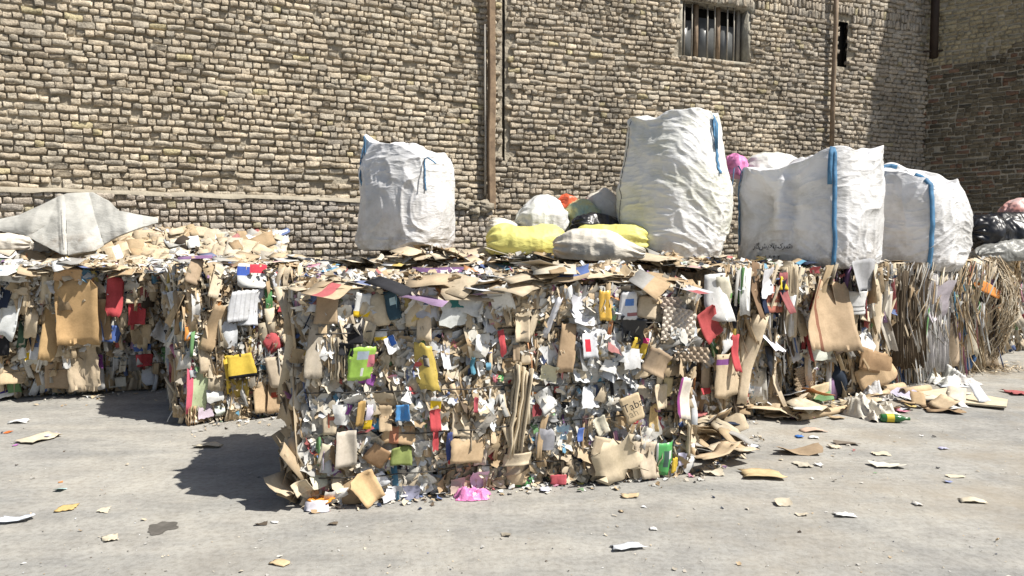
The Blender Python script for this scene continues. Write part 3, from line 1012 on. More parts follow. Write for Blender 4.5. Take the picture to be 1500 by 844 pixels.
    def done(s):
        if s.acc.n: tag(s.acc.build('packed_scraps', M_SCRAP, s.root), kind='stuff')
        if s.pacc.n: tag(s.pacc.build('packed_film', M_PLASTIC, s.root), kind='stuff')

def ground_line(px0, py0, px1, py1):
    a, b = at_z(px0, py0), at_z(px1, py1)
    d = b - a
    return a, math.atan2(d[1], d[0]), float(np.hypot(d[0], d[1]))

MIX = (5.0, 4.2, 1.6, 1.3, 0.8)
CARD = (8, 1.4, 0.8, 0.8, 0.5)
FINE = (3.8, 6.6, 1.6, 1.0, 0.3)
HP0 = (8, 2.4, 0.8, 0.4, 0.1)
FILL = (4.6, 4.4, 2.2, 0.45, 0.5)

# --- front bale ---------------------------------------------------------------------------
a, th, L = ground_line(447, 738, 1006, 690)
A = Bale('paper_bale', 'big front bale of crumpled paper and cardboard tied with wire, nearest the camera', a, th, L, 1.15, 1.27, 101, 0.05, 0.0, 0.06, pinch=(0.16, 0.42, 0.66, 1.02))
A.scatter('front', 700, (0.08, 0.18), (0.10, 0.24), FILL, 'crump', 0.3, 0.25, 1.2, (-0.01, 0.02))
A.scatter('front', 1300, (0.04, 0.09), (0.06, 0.13), FINE, 'crump', 0.4, 0.3, 0.8, (0.005, 0.035))
A.scatter('front', 2400, (0.02, 0.05), (0.03, 0.08), FINE, 'crump', 0.45, 0.35, 0.9, (0.015, 0.05))
A.scatter('front', 220, (0.03, 0.07), (0.10, 0.30), CARD, 'card', 0.6, 0.15, 0.15, (0.0, 0.04))
A.scatter('front', 38, (0.07, 0.15), (0.10, 0.26), (6, 4, 1.4, 0.8, 0.5), 'card', 0.35, 0.2, 0.3, (0.02, 0.04), True)
A.scatter('front', 30, (0.07, 0.15), (0.08, 0.16), FINE, 'crump', 0.4, 0.3, 1.0, (0.02, 0.05), True)
A.scatter('left', 500, (0.05, 0.14), (0.08, 0.3), CARD, 'card', 0.7, 0.3, 0.3, (-0.03, 0.05))
A.scatter('left', 900, (0.02, 0.05), (0.02, 0.06), FILL, 'crump', 1, 0.7, 1.5, (0.0, 0.04))
A.scatter('right', 500, (0.05, 0.14), (0.08, 0.3), CARD, 'card', 0.7, 0.3, 0.3, (-0.03, 0.04))
A.scatter('top', 500, (0.06, 0.2), (0.06, 0.22), CARD, 'card', 0.25, 0.15, 3, (-0.02, 0.04), curl=0.3)
A.scatter('top', 1600, (0.02, 0.07), (0.02, 0.07), FINE, 'crump', 0.5, 0.6, 3, (0.0, 0.09))
A.scatter('top', 60, (0.08, 0.22), (0.07, 0.2), (8, 2, 0.8, 1.0, 0.4), 'card', 0.18, 0.15, 0.5, (0.02, 0.09), True, curl=0.3)
A.scatter('top', 30, (0.12, 0.34), (0.10, 0.24), (9, 1, 0.6, 0.4, 0.3), 'card', 0.4, 0.5, 0.6, (-0.02, 0.08), True, region=(0, L, -0.12, 0.10), curl=0.3)
A.wires((0.16, 0.42, 0.66, 1.02), 0.004, 0.095)
A.scatter('left', 34, (0.12, 0.26), (0.14, 0.34), (9, 0.0, 0.3, 0.0, 0.5), 'card', 0.6, 0.4, 0.9, (0.01, 0.09), True, region=(-0.05, 0.55, 0.0, 0.42), prints=0)
A.scatter('left', 26, (0.10, 0.2), (0.3, 0.7), (9, 0.0, 0.6, 0.0, 0.5), 'card', 0.4, 0.1, 0.1, (0.0, 0.04), True, region=(-0.02, 1.0, 0.2, 1.25), prints=0)

# --- middle-left bale ---------------------------------------------------------------------
a, th, _ = ground_line(272, 622, 436, 604)
C = Bale('paper_bale', 'short bale with a yellow box and white box lid, left behind the front bale', a, th, 1.95, 1.2, 1.34, 202, 0.04, 0.03, 0.05)
C.scatter('front', 900, (0.03, 0.08), (0.05, 0.2), FILL, 'crump', 0.8, 0.5, 0.6, (-0.03, 0.02), region=(0, 1.4, 0, 1.34))
C.scatter('front', 1500, (0.015, 0.05), (0.02, 0.08), FINE, 'crump', 0.7, 0.5, 1.5, (0.0, 0.06), region=(0, 1.4, 0, 1.34))
C.scatter('front', 180, (0.04, 0.10), (0.15, 0.45), CARD, 'card', 0.8, 0.15, 0.12, (-0.02, 0.04), region=(0, 1.4, 0, 1.34))
C.scatter('front', 45, (0.06, 0.14), (0.14, 0.4), (6, 2, 1, 1.2, 0.6), 'card', 0.6, 0.15, 0.15, (0.0, 0.06), True, region=(0, 1.4, 0, 1.34))
C.scatter('left', 260, (0.05, 0.14), (0.1, 0.4), CARD, 'card', 0.7, 0.2, 0.2, (-0.03, 0.05))
C.scatter('left', 500, (0.02, 0.06), (0.02, 0.08), FILL, 'crump', 1, 0.7, 1.5, (0.0, 0.04))
C.scatter('top', 500, (0.06, 0.2), (0.06, 0.2), MIX, 'card', 0.3, 0.2, 3, (-0.02, 0.05), curl=0.3)
C.scatter('top', 40, (0.12, 0.3), (0.1, 0.24), CARD, 'card', 0.25, 0.2, 3, (0.02, 0.09), True, curl=0.3)
C.scatter('top', 1400, (0.02, 0.07), (0.02, 0.07), FILL, 'crump', 0.5, 0.5, 3, (0.0, 0.05))

# --- left bale ----------------------------------------------------------------------------
a, th, _ = ground_line(0, 584, 262, 566)
dd = np.array([math.cos(th), math.sin(th), 0])
D = Bale('paper_bale', 'long shaded cardboard bale at the far left under the dusty white bag', a - dd * 1.0, th, 2.75, 1.15, 1.30, 303, 0.03, 0.52, 0.05)
D.scatter('front', 1000, (0.03, 0.09), (0.05, 0.18), FILL, 'crump', 0.8, 0.5, 0.6, (-0.03, 0.02))
D.scatter('front', 2200, (0.015, 0.05), (0.02, 0.07), FILL, 'crump', 1, 0.6, 1.5, (0.0, 0.04))
D.scatter('front', 260, (0.05, 0.12), (0.15, 0.45), CARD, 'card', 0.7, 0.15, 0.12, (-0.02, 0.03))
D.scatter('front', 70, (0.07, 0.18), (0.14, 0.4), (6, 1.6, 0.8, 0.9, 0.6), 'card', 0.5, 0.15, 0.15, (0.0, 0.05), True)
D.scatter('right', 200, (0.05, 0.14), (0.1, 0.4), CARD, 'card', 0.7, 0.2, 0.2, (-0.03, 0.05))
D.scatter('top', 700, (0.06, 0.2), (0.06, 0.2), MIX, 'card', 0.3, 0.2, 3, (-0.02, 0.05), curl=0.3)
D.scatter('top', 50, (0.12, 0.3), (0.1, 0.24), CARD, 'card', 0.2, 0.2, 3, (0.02, 0.07), True, curl=0.3)
D.scatter('top', 60, (0.10, 0.26), (0.10, 0.2), HP0, 'card', 0.2, 0.2, 0.8, (-0.02, 0.03), True, region=(0, 2.75, -0.66, -0.42), curl=0.2)
D.scatter('top', 700, (0.02, 0.08), (0.02, 0.08), FINE, 'crump', 0.5, 0.6, 3, (0.0, 0.07), region=(0, 2.75, -0.6, 0.1))
D.scatter('front', 90, (0.06, 0.14), (0.06, 0.16), FINE, 'crump', 0.5, 0.4, 1.2, (0.02, 0.08), region=(0, 2.75, 1.08, 1.32))
D.scatter('top', 300, (0.08, 0.24), (0.08, 0.2), HP0, 'card', 0.2, 0.2, 3, (-0.03, 0.02), region=(0, 2.75, -0.6, 0.0), curl=0.2)
D.scatter('top', 1600, (0.02, 0.07), (0.02, 0.07), FILL, 'crump', 0.5, 0.5, 3, (0.0, 0.05))
D.wires((0.3, 0.98), off=0.06)

# --- heap between the left bale and the wall ---------------------------------------------------
hp = D.P0 + np.array([-math.sin(th), math.cos(th)]) * 1.10
Hh = Bale('scrap_heap', 'sloping heap of flattened cardboard against the wall behind the left bale', hp, th, 3.9, 0.75, 1.36, 404, 0.0, 0.0, 0.03, cat='heap', back_rise=0.62)
HP = (8, 2.4, 0.8, 0.3, 0.1)
Hh.scatter('top', 600, (0.08, 0.24), (0.08, 0.24), HP, 'card', 0.2, 0.2, 3, (-0.02, 0.03), curl=0.3)
Hh.scatter('top', 800, (0.03, 0.08), (0.03, 0.08), HP, 'crump', 0.4, 0.4, 3, (-0.01, 0.03))
Hh.scatter('top', 120, (0.12, 0.34), (0.10, 0.28), HP, 'card', 0.2, 0.2, 3, (0.02, 0.07), True, curl=0.2, prints=0.08)

# --- second row behind the front bale (carries the bags) -------------------------------------------
Gp = np.array([-1.15, 6.15])
Gb = Bale('paper_bale', 'row of low scrap directly behind the front bale, under the yellow sacks', Gp, math.radians(9), 2.75, 1.9, 1.36, 505, 0.0, 0.0, 0.03)
Gb.scatter('top', 900, (0.06, 0.2), (0.06, 0.2), CARD, 'card', 0.35, 0.3, 3, (-0.02, 0.05), curl=0.3)
Gb.scatter('top', 130, (0.14, 0.40), (0.10, 0.28), (8, 1, 0.8, 0.6, 0.5), 'card', 0.3, 0.35, 3, (0.02, 0.09), True, curl=0.4)
Gb.scatter('top', 2200, (0.02, 0.08), (0.02, 0.08), FINE, 'crump', 0.5, 0.6, 3, (0.0, 0.10))
Gb.scatter('top', 16, (0.35, 0.75), (0.16, 0.32), (9, 0.6, 0.3, 0.1, 0.0), 'card', 0.2, 0.35, 0.6, (0.03, 0.08), True, region=(0.0, 2.7, 0.0, 0.5), curl=0.3, prints=0)
A.scatter('top', 5, (0.35, 0.6), (0.16, 0.30), (9, 0.6, 0.3, 0.2, 0.4), 'card', 0.15, 0.3, 0.5, (0.05, 0.09), True, region=(0.3, 2.2, 0.1, 0.9), curl=0.5)
Gb.scatter('front', 500, (0.06, 0.14), (0.06, 0.2), CARD, 'card', 0.6, 0.3, 0.6, (-0.02, 0.04))

# --- right-hand bales --------------------------------------------------------------------------
pB0 = at_z(1026, 620); pB1 = at_z(1275, 566); pB2 = at_z(1440, 540)
thB = math.atan2(*(pB2 - pB0)[[1, 0]])
LB1 = float(np.hypot(*(pB1 - pB0)[:2])); LB2 = float(np.hypot(*(pB2 - pB1)[:2]))
B = Bale('paper_bale', 'bale of upright cardboard layers to the right of the front bale', pB0, thB, LB1, 1.3, 1.33, 606, 0.03, 0.10, 0.05)
B2 = Bale('paper_bale', 'rightmost sunlit bale of thin upright strips below the last white bulk bag', pB0 + (pB2 - pB0) * (LB1 + 0.04) / (LB1 + LB2), thB, LB2, 1.3, 1.31, 707, 0.02, 0.10, 0.05)
for b_, n in ((B, 1.0), (B2, 0.9)):
    b_.scatter('front', int(700 * n), (0.03, 0.08), (0.06, 0.25), FILL, 'crump', 0.8, 0.5, 0.3, (-0.03, 0.02))
    b_.scatter('front', int(1500 * n), (0.015, 0.05), (0.02, 0.08), FINE, 'crump', 0.7, 0.5, 1.5, (0.0, 0.05))
    b_.scatter('top', 500, (0.06, 0.2), (0.06, 0.2), CARD, 'card', 0.3, 0.2, 3, (-0.02, 0.04), curl=0.3)
    b_.scatter('top', 40, (0.12, 0.28), (0.08, 0.16), CARD, 'card', 0.2, 0.15, 0.5, (0.0, 0.05), True, region=(0, b_.L, -0.08, 0.15), curl=0.3)
    b_.scatter('top', 900, (0.02, 0.07), (0.02, 0.07), FILL, 'crump', 0.5, 0.5, 3, (0.0, 0.04))
B.scatter('front', 240, (0.04, 0.11), (0.25, 0.8), CARD, 'card', 0.7, 0.06, 0.05, (-0.03, 0.02), curl=0.3)
B.scatter('front', 75, (0.07, 0.18), (0.2, 0.6), (7, 1.2, 1.0, 0.9, 0.6), 'card', 0.6, 0.08, 0.08, (0.0, 0.06), True)
B.scatter('left', 200, (0.05, 0.14), (0.1, 0.4), CARD, 'card', 0.7, 0.2, 0.2, (-0.03, 0.05))
B2.scatter('front', 900, (0.012, 0.035), (0.25, 0.95), (6, 2.4, 2, 0.3, 2.5), 'card', 1.0, 0.06, 0.06, (-0.02, 0.06), curl=0.3)
B2.scatter('front', 60, (0.04, 0.12), (0.2, 0.6), (7, 2, 1, 0.6, 1), 'card', 0.7, 0.08, 0.08, (0.0, 0.05), True)
B2.scatter('right', 300, (0.05, 0.14), (0.1, 0.4), CARD, 'card', 0.7, 0.2, 0.2, (-0.03, 0.05))

# bale in the shade at the right edge of the picture
pE = at_z(1478, 528)
E = Bale('paper_bale', 'dark bale in shade at the right edge below the black bags', pE + np.array([-0.1, 0.35, 0]), thB, 2.6, 1.4, 1.42, 808, 0.03, 0.05, 0.06)
E.scatter('front', 900, (0.03, 0.1), (0.05, 0.25), FILL, 'crump', 0.8, 0.5, 0.6, (-0.03, 0.04))
E.scatter('front', 60, (0.06, 0.2), (0.14, 0.5), (5, 3, 2, 0.6, 1.2), 'card', 0.6, 0.2, 0.2, (0.0, 0.05), True)
E.scatter('front', 250, (0.05, 0.14), (0.1, 0.4), (6, 2, 2, 0.6, 1.2), 'card', 0.6, 0.2, 0.2, (-0.02, 0.04))
E.scatter('left', 400, (0.05, 0.14), (0.1, 0.4), (5, 3, 2, 0.6, 1.2), 'card', 0.7, 0.2, 0.2, (-0.03, 0.05))
E.scatter('top', 400, (0.06, 0.2), (0.06, 0.2), CARD, 'card', 0.3, 0.2, 3, (-0.02, 0.05))
# pieces that stand out on the faces: kind, px, py, width, height, colour, roll, blocks of print or painted shade
W_, K_, T_, DK = (0.68, 0.68, 0.67), (0.54, 0.43, 0.29), (0.63, 0.53, 0.38), (0.38, 0.275, 0.175)
RD, BL, YL, GN, BK, PU, OR, GY = (0.52, 0.03, 0.05), (0.04, 0.12, 0.42), (0.76, 0.52, 0.03), (0.08, 0.36, 0.08), (0.02, 0.02, 0.024), (0.28, 0.05, 0.34), (0.75, 0.27, 0.03), (0.48, 0.47, 0.46)
LB = (0.07, 0.36, 0.66)
def dust(c):
    c = np.array(c, float); m = c.mean()
    if 0.28 < c[0] < 0.62 and c[0] > c[1] > c[2] and c[1] > 0.55 * c[0] and c[2] > 0.08: return tuple(np.minimum(c * np.array((1.15, 1.20, 1.30)), 0.66))
    return tuple(c * 0.84 + np.array((0.055, 0.05, 0.043))) if c.max() - c.min() > 0.2 else tuple(c)
def heroes(b, rows):
    for r in rows:
        kind, px, py, w, h, col = r[:6]
        col = dust(col)
        roll = r[6] if len(r) > 6 else 0
        ops = r[7] if len(r) > 7 else ()
        kw = r[8] if len(r) > 8 else {}
        b.hero(kind, px, py, w, h, col, roll, ops, **kw)
heroes(A, [
 ('card', 456, 565, 24, 180, (0.36, 0.28, 0.19), 0, (), dict(yaw=-0.4, off=-0.03, curl=0.5, nz=12)),
 ('card', 464, 509, 36, 84, (0.33, 0.28, 0.21), 2, (), dict(off=0.03, warp=0.03)), ('card', 478, 452, 36, 42, (0.36, 0.26, 0.16), 6),
 ('stack', 491, 523, 20, 62, T_, 4), ('sheet', 531, 446, 25, 34, W_, 4, ((0, 1, 0, .2, YL),)), ('card', 550, 456, 42, 44, T_, -22, (), dict(jag=0.12)),
 ('sheet', 514, 488, 30, 30, BK), ('sheet', 508, 508, 24, 18, BK, 10), ('crump', 527, 479, 52, 12, W_, 5),
 ('sheet', 529, 528, 40, 50, (0.34, 0.60, 0.06), 4, ((0.25, .7, .62, .9, (0.42, .50, .60)), (.7, 1, .4, .8, (0.62, .2, .25)), (.45, .6, .1, .4, W_)), dict(mat=M_PLASTIC, off=0.1)),
 ('sheet', 537, 553, 24, 15, PU, 15), ('sheet', 571, 503, 20, 24, W_, -30, ((.5, 1, .4, 1, BL),)), ('crump', 557, 489, 20, 18, W_, 0, ((0, 1, 0, .4, YL),)),
 ('sheet', 575, 445, 24, 42, (0.04, .08, .11), -15, ((0.2, .6, .5, .8, (0.45, .6, .66)),)), ('card', 607, 452, 30, 46, T_, 0, (), dict(curl=0.5)), ('card', 618, 466, 20, 60, K_, 8),
 ('sheet', 620, 532, 34, 64, (0.52, .38, .05), 6, ((.4, .66, .5, .8, (.09, .08, .08)),), dict(mat=M_PLASTIC)),  # dark block is a hole, its shade put into the colour
 ('crump', 664, 456, 52, 42, (.70, .72, .71)), ('crump', 668, 440, 26, 20, (.05, .22, .22)), ('crump', 684, 446, 36, 30, W_, 15),
 ('sheet', 735, 452, 30, 72, W_, -16, (), dict(curl=0.7, off=0.09, folds=0)), ('crump', 732, 500, 10, 40, RD, -8), ('card', 761, 468, 26, 62, K_, 2, (), dict(curl=0.8, off=0.08)), ('card', 780, 465, 11, 60, T_, 12),
 ('sheet', 699, 500, 17, 24, W_, 10), ('crump', 650, 520, 14, 40, (.68, .68, .72)), ('sheet', 700, 537, 14, 23, W_, -8, (), dict(curl=1.2)), ('sheet', 688, 533, 8, 24, (.03, .20, .30)), ('crump', 712, 534, 10, 12, (.1, .3, .45)),
 ('stack', 754, 598, 24, 136, T_, 3), ('card', 769, 518, 20, 26, K_), ('card', 752, 515, 10, 24, DK), ('sheet', 744, 554, 13, 11, RD, -35), ('crump', 731, 553, 8, 12, (.08, .45, .12)), ('crump', 723, 552, 9, 12, (.7, .2, .25)),
 ('crump', 797, 543, 28, 26, (.70, .66, .46), 10), ('sheet', 803, 464, 9, 62, (.70, .70, .74), 13), ('crump', 846, 452, 40, 44, (.72, .72, .78)), ('sheet', 848, 471, 44, 18, W_, 2, (), dict(off=0.09)), ('crump', 832, 448, 10, 34, W_),
 ('sheet', 877, 446, 18, 44, (.78, .46, .04), 0, (), dict(mat=M_PLASTIC, curl=0.6)), ('card', 911, 446, 28, 40, (.72, .72, .74), 4, ((.2, .7, .55, .72, (.12, .25, .6)), (.4, 1, .1, .3, (.36, .16, .16)))), ('card', 941, 449, 28, 32, K_, 15),
 ('sheet', 916, 481, 40, 36, BK, 8, (), dict(mat=M_PLASTIC)), ('sheet', 925, 507, 27, 32, YL, 12, ((.5, 1, .7, 1, (.65, .05, .2)), (.2, .6, .2, .4, (.2, .15, .3)))), ('card', 821, 506, 23, 70, (.35, .24, .14), 12, (), dict(off=0.08, folds=0)),
 ('sheet', 851, 503, 26, 36, GY, -5, ((.3, .6, .25, .8, RD),)), ('crump', 883, 532, 22, 20, W_, 20), ('crump', 915, 522, 26, 32, (.6, .6, .6)), ('card', 949, 528, 42, 36, DK, 20), ('card', 940, 540, 30, 20, K_, -10),
 ('egg', 984, 474, 52, 48, (.52, .44, .35), 8, (), dict(off=0.08)), ('egg', 975, 446, 30, 24, (.40, .32, .25), 0), ('egg', 1000, 515, 48, 22, (.38, .29, .20), 6),
 ('crump', 501, 603, 28, 32, W_), ('sheet', 510, 595, 9, 15, PU, 20), ('card', 483, 612, 22, 42, T_, 0, ((.4, .55, .2, .9, (.5, .16, .1)), (.4, 1, .5, .6, (.5, .16, .1)))), ('card', 527, 600, 15, 36, (.45, .28, .08)),
 ('sheet', 539, 605, 12, 36, (.60, .56, .68), 0, ((0, 1, 0, .4, YL),)), ('sheet', 549, 618, 11, 17, LB, -10), ('sheet', 587, 597, 21, 24, (.03, .26, .62), 0, (), dict(mat=M_PLASTIC, off=0.09)), ('card', 563, 610, 19, 38, (.34, .25, .15), 2),
 ('card', 582, 626, 46, 38, (.46, .31, .17), 0, ((.25, .55, 0.05, .95, (.50, .22, .13)),), dict(off=0.08)), ('card', 583, 660, 33, 27, (.21, .27, .06), 0, (), dict(off=0.08)), ('card', 551, 662, 32, 30, (.31, .19, .10), 38, (), dict(off=0.09, folds=0)),
 ('card', 506, 650, 30, 52, (.44, .38, .30), 0), ('card', 481, 662, 24, 30, (.42, .36, .26), 15), ('crump', 467, 694, 28, 36, (.64, .62, .48), 0, (), dict(off=0.1)), ('card', 443, 706, 30, 20, T_, -25, (), dict(off=0.14, curl=0.8)), ('card', 533, 712, 40, 46, (.52, .35, .18), -30, (), dict(off=0.1)),
 ('sheet', 556, 697, 19, 22, (.70, .72, .76), -30), ('crump', 492, 723, 36, 28, (.74, .73, .70)), ('crump', 575, 715, 30, 22, GY), ('crump', 600, 716, 26, 24, (.3, .3, .4)),
 ('sheet', 632, 597, 16, 50, RD, 2, ((0, 1, .62, .84, YL), (0, 1, .84, 1, W_))), ('sheet', 689, 585, 7, 22, (.4, .04, .07)), ('crump', 706, 590, 26, 26, (.72, .74, .74)), ('card', 679, 651, 48, 36, (.44, .31, .18), 0, (), dict(off=0.1, folds=0)), ('card', 671, 614, 26, 38, K_),
 ('sheet', 653, 645, 10, 42, (.02, .05, .24)), ('crump', 634, 638, 9, 32, RD), ('crump', 645, 610, 16, 30, (.66, .62, .55)), ('card', 753, 667, 46, 18, T_, 2, (), dict(off=0.09)), ('card', 758, 688, 38, 36, (.53, .40, .25), 4, (), dict(off=0.1)), ('sheet', 793, 582, 26, 32, W_, -30),
 ('crump', 781, 596, 15, 20, (.25, .05, .06)), ('crump', 792, 638, 26, 36, (.46, .46, .50)), ('sheet', 784, 652, 8, 18, (.1, .3, .6)), ('crump', 819, 630, 20, 26, (.36, .56, .76)), ('crump', 700, 702, 26, 34, (.62, .54, .62)), ('crump', 709, 682, 12, 20, W_),
 ('crump', 763, 705, 34, 14, (.06, .34, .09)), ('sheet', 812, 697, 25, 15, (.52, .06, .09), 0, (), dict(off=0.09)), ('crump', 659, 672, 10, 9, RD), ('card', 672, 680, 17, 20, T_), ('crump', 668, 706, 24, 22, (.45, .34, .28)),
 ('card', 916, 592, 30, 40, (.50, .38, .23), -22, (), dict(off=0.18, folds=0, curl=0.05, warp=0.002, crease=0.02, yaw=0.0, pitch=0.0)), ('card', 911, 617, 34, 22, (.42, .30, .17), 20), ('sheet', 924, 611, 12, 14, RD), ('card', 991, 579, 21, 60, (.66, .60, .52), 6, ((0, .2, 0, 1, (.28, .06, .22)),), dict(off=0.11)),
 ('card', 973, 564, 15, 28, (.58, .45, .24)), ('card', 961, 578, 20, 36, K_), ('sheet', 953, 610, 15, 42, (.70, .50, .22)), ('card', 892, 678, 58, 52, (.52, .42, .28), -12, (), dict(off=0.13, jag=0.16, curl=0.4)), ('card', 880, 652, 40, 30, (.48, .38, .25), 15),
 ('card', 939, 668, 30, 52, (.47, .38, .27), 2, (), dict(off=0.08)), ('card', 964, 666, 27, 48, (.05, .42, .09), 0, ((.4, .65, .25, .75, (.06, .12, .10)), (.65, .85, .5, .8, W_), (0, .15, 0, 1, W_)), dict(off=0.1, mat=M_PLASTIC)), ('sheet', 977, 675, 9, 22, YL), ('crump', 990, 667, 13, 20, (.50, .48, .62)),
 ('crump', 859, 578, 30, 38, (.74, .76, .80)), ('sheet', 844, 633, 10, 20, BL), ('crump', 868, 553, 20, 11, (.08, .32, .48)), ('sheet', 875, 620, 19, 28, (.68, .64, .52), -25), ('crump', 857, 613, 14, 14, (.55, .3, .3)), ('card', 1001, 640, 20, 50, T_, 0, (), dict(curl=0.7)), ('card', 700, 655, 20, 40, (.46, .38, .30), 0, (), dict(curl=0.7)),
])
A.text('Tabah', 916, 585, 0.075, M_INK, -22, 0.175)
heroes(C, [
 ('card', 357, 446, 54, 44, (.70, .71, .74), -3, tuple((u / 14, u / 14 + 0.03, 0, 1, (.56, .57, .6)) for u in range(0, 14, 2)), dict(nx=29, off=0.08, folds=0)), ('card', 364, 404, 46, 34, W_, 2, ((0, .5, .5, .85, (.06, .12, .45)), (.5, 1, .6, .95, (.55, .05, .08))), dict(off=0.10)),  # grey stripes paint the shade between the ribs of the white panel
 ('card', 315, 412, 15, 50, K_, 8), ('card', 286, 396, 22, 40, DK, 20), ('sheet', 286, 453, 14, 46, (.70, .68, .66), 6), ('card', 311, 478, 24, 68, (.40, .28, .16), 16), ('sheet', 274, 487, 9, 22, OR),
 ('card', 350, 532, 36, 34, (.66, .47, .03), -4, ((0, 1, 0, .1, BK),), dict(off=0.10)), ('card', 349, 571, 30, 56, (.48, .34, .05), 4, (), dict(off=0.07)), ('sheet', 331, 545, 8, 60, YL, -4), ('card', 288, 560, 34, 84, (.50, .60, .36), 5, ((0, .35, 0, 1, (.60, .12, .18)),), dict(off=0.08)), ('crump', 313, 570, 28, 40, W_),
 ('card', 380, 574, 22, 56, (.44, .31, .18), 3, (), dict(curl=0.7)), ('card', 400, 572, 24, 60, (.42, .29, .17), 4, ((.2, .7, .4, .55, (.5, .1, .06)),), dict(curl=0.7)), ('card', 409, 540, 42, 44, (.46, .37, .26), -8, (), dict(off=0.08)), ('sheet', 431, 536, 14, 24, BK, 30),
 ('card', 394, 494, 26, 38, (.50, .05, .07), -25, ((.0, 1, .75, 1, T_),)), ('sheet', 415, 449, 26, 14, RD, 10), ('card', 390, 437, 10, 38, (.10, .27, .10)), ('sheet', 402, 408, 14, 30, (.7, .72, .76), -10), ('sheet', 361, 466, 28, 18, GY, 10), ('crump', 334, 490, 24, 44, (.72, .74, .77)), ('sheet', 430, 574, 14, 48, (.74, .75, .77), -6),
 ('stack', 281, 606, 14, 30, (.45, .31, .18)), ('crump', 300, 600, 24, 22, (.5, .42, .5)), ('card', 425, 500, 22, 50, T_, -20), ('card', 300, 520, 20, 50, K_), ('crump', 321, 600, 18, 16, (.6, .65, .6)),
])
heroes(D, [
 ('sheet', 31, 448, 42, 76, (.66, .68, .68), 14, (), dict(off=0.09)), ('sheet', 46, 478, 14, 56, (.05, .10, .07), 12), ('sheet', 18, 494, 18, 40, BK), ('card', 122, 452, 58, 90, (.44, .28, .13), 0, (), dict(off=0.09)), ('card', 88, 466, 26, 106, (.40, .26, .12), 4, (), dict(off=0.08)), ('card', 62, 452, 20, 70, K_),  # black sheet near the left end paints a dark gap in the bale
 ('card', 177, 430, 26, 54, RD, 8, (), dict(off=0.10)), ('card', 207, 454, 27, 32, (.50, .02, .04), 0, (), dict(off=0.1)), ('card', 203, 432, 22, 16, T_), ('card', 170, 483, 27, 24, BL, 8, (), dict(off=0.08)), ('card', 210, 484, 30, 28, (.44, .33, .20), 0, (), dict(off=0.08)),
 ('sheet', 241, 480, 30, 28, W_, 30), ('sheet', 183, 518, 34, 34, (.72, .72, .72), 40), ('crump', 249, 442, 20, 30, W_), ('sheet', 212, 504, 26, 11, BL), ('card', 214, 523, 25, 18, RD), ('card', 221, 547, 26, 28, (.62, .63, .66)), ('crump', 60, 516, 32, 28, (.75, .72, .62), 0, ((0, .5, .3, .7, YL),)),
 ('sheet', 12, 566, 36, 26, W_, -10, ((.2, .9, .3, .8, (.08, .06, .25)),)), ('card', 25, 545, 40, 26, (.44, .33, .2)), ('card', 129, 528, 52, 76, (.46, .36, .24), 0, (), dict(off=0.08, nx=14, warp=0.03)), ('card', 174, 557, 26, 14, (.72, .7, .62)), ('crump', 151, 524, 10, 20, PU), ('sheet', 141, 424, 22, 34, (.5, .56, .7), 10, ((.3, .7, .3, .7, BL),)),
 ('card', 116, 400, 46, 16, (.52, .33, .17), 2, (), dict(off=0.1)), ('crump', 37, 398, 60, 24, W_, 0, (), dict(off=0.06)), ('card', 160, 460, 20, 60, (.36, .24, .13)), ('crump', 104, 520, 14, 30, W_), ('card', 200, 570, 60, 10, DK), ('card', 5, 440, 20, 60, K_), ('card', 90, 545, 40, 40, DK),
])
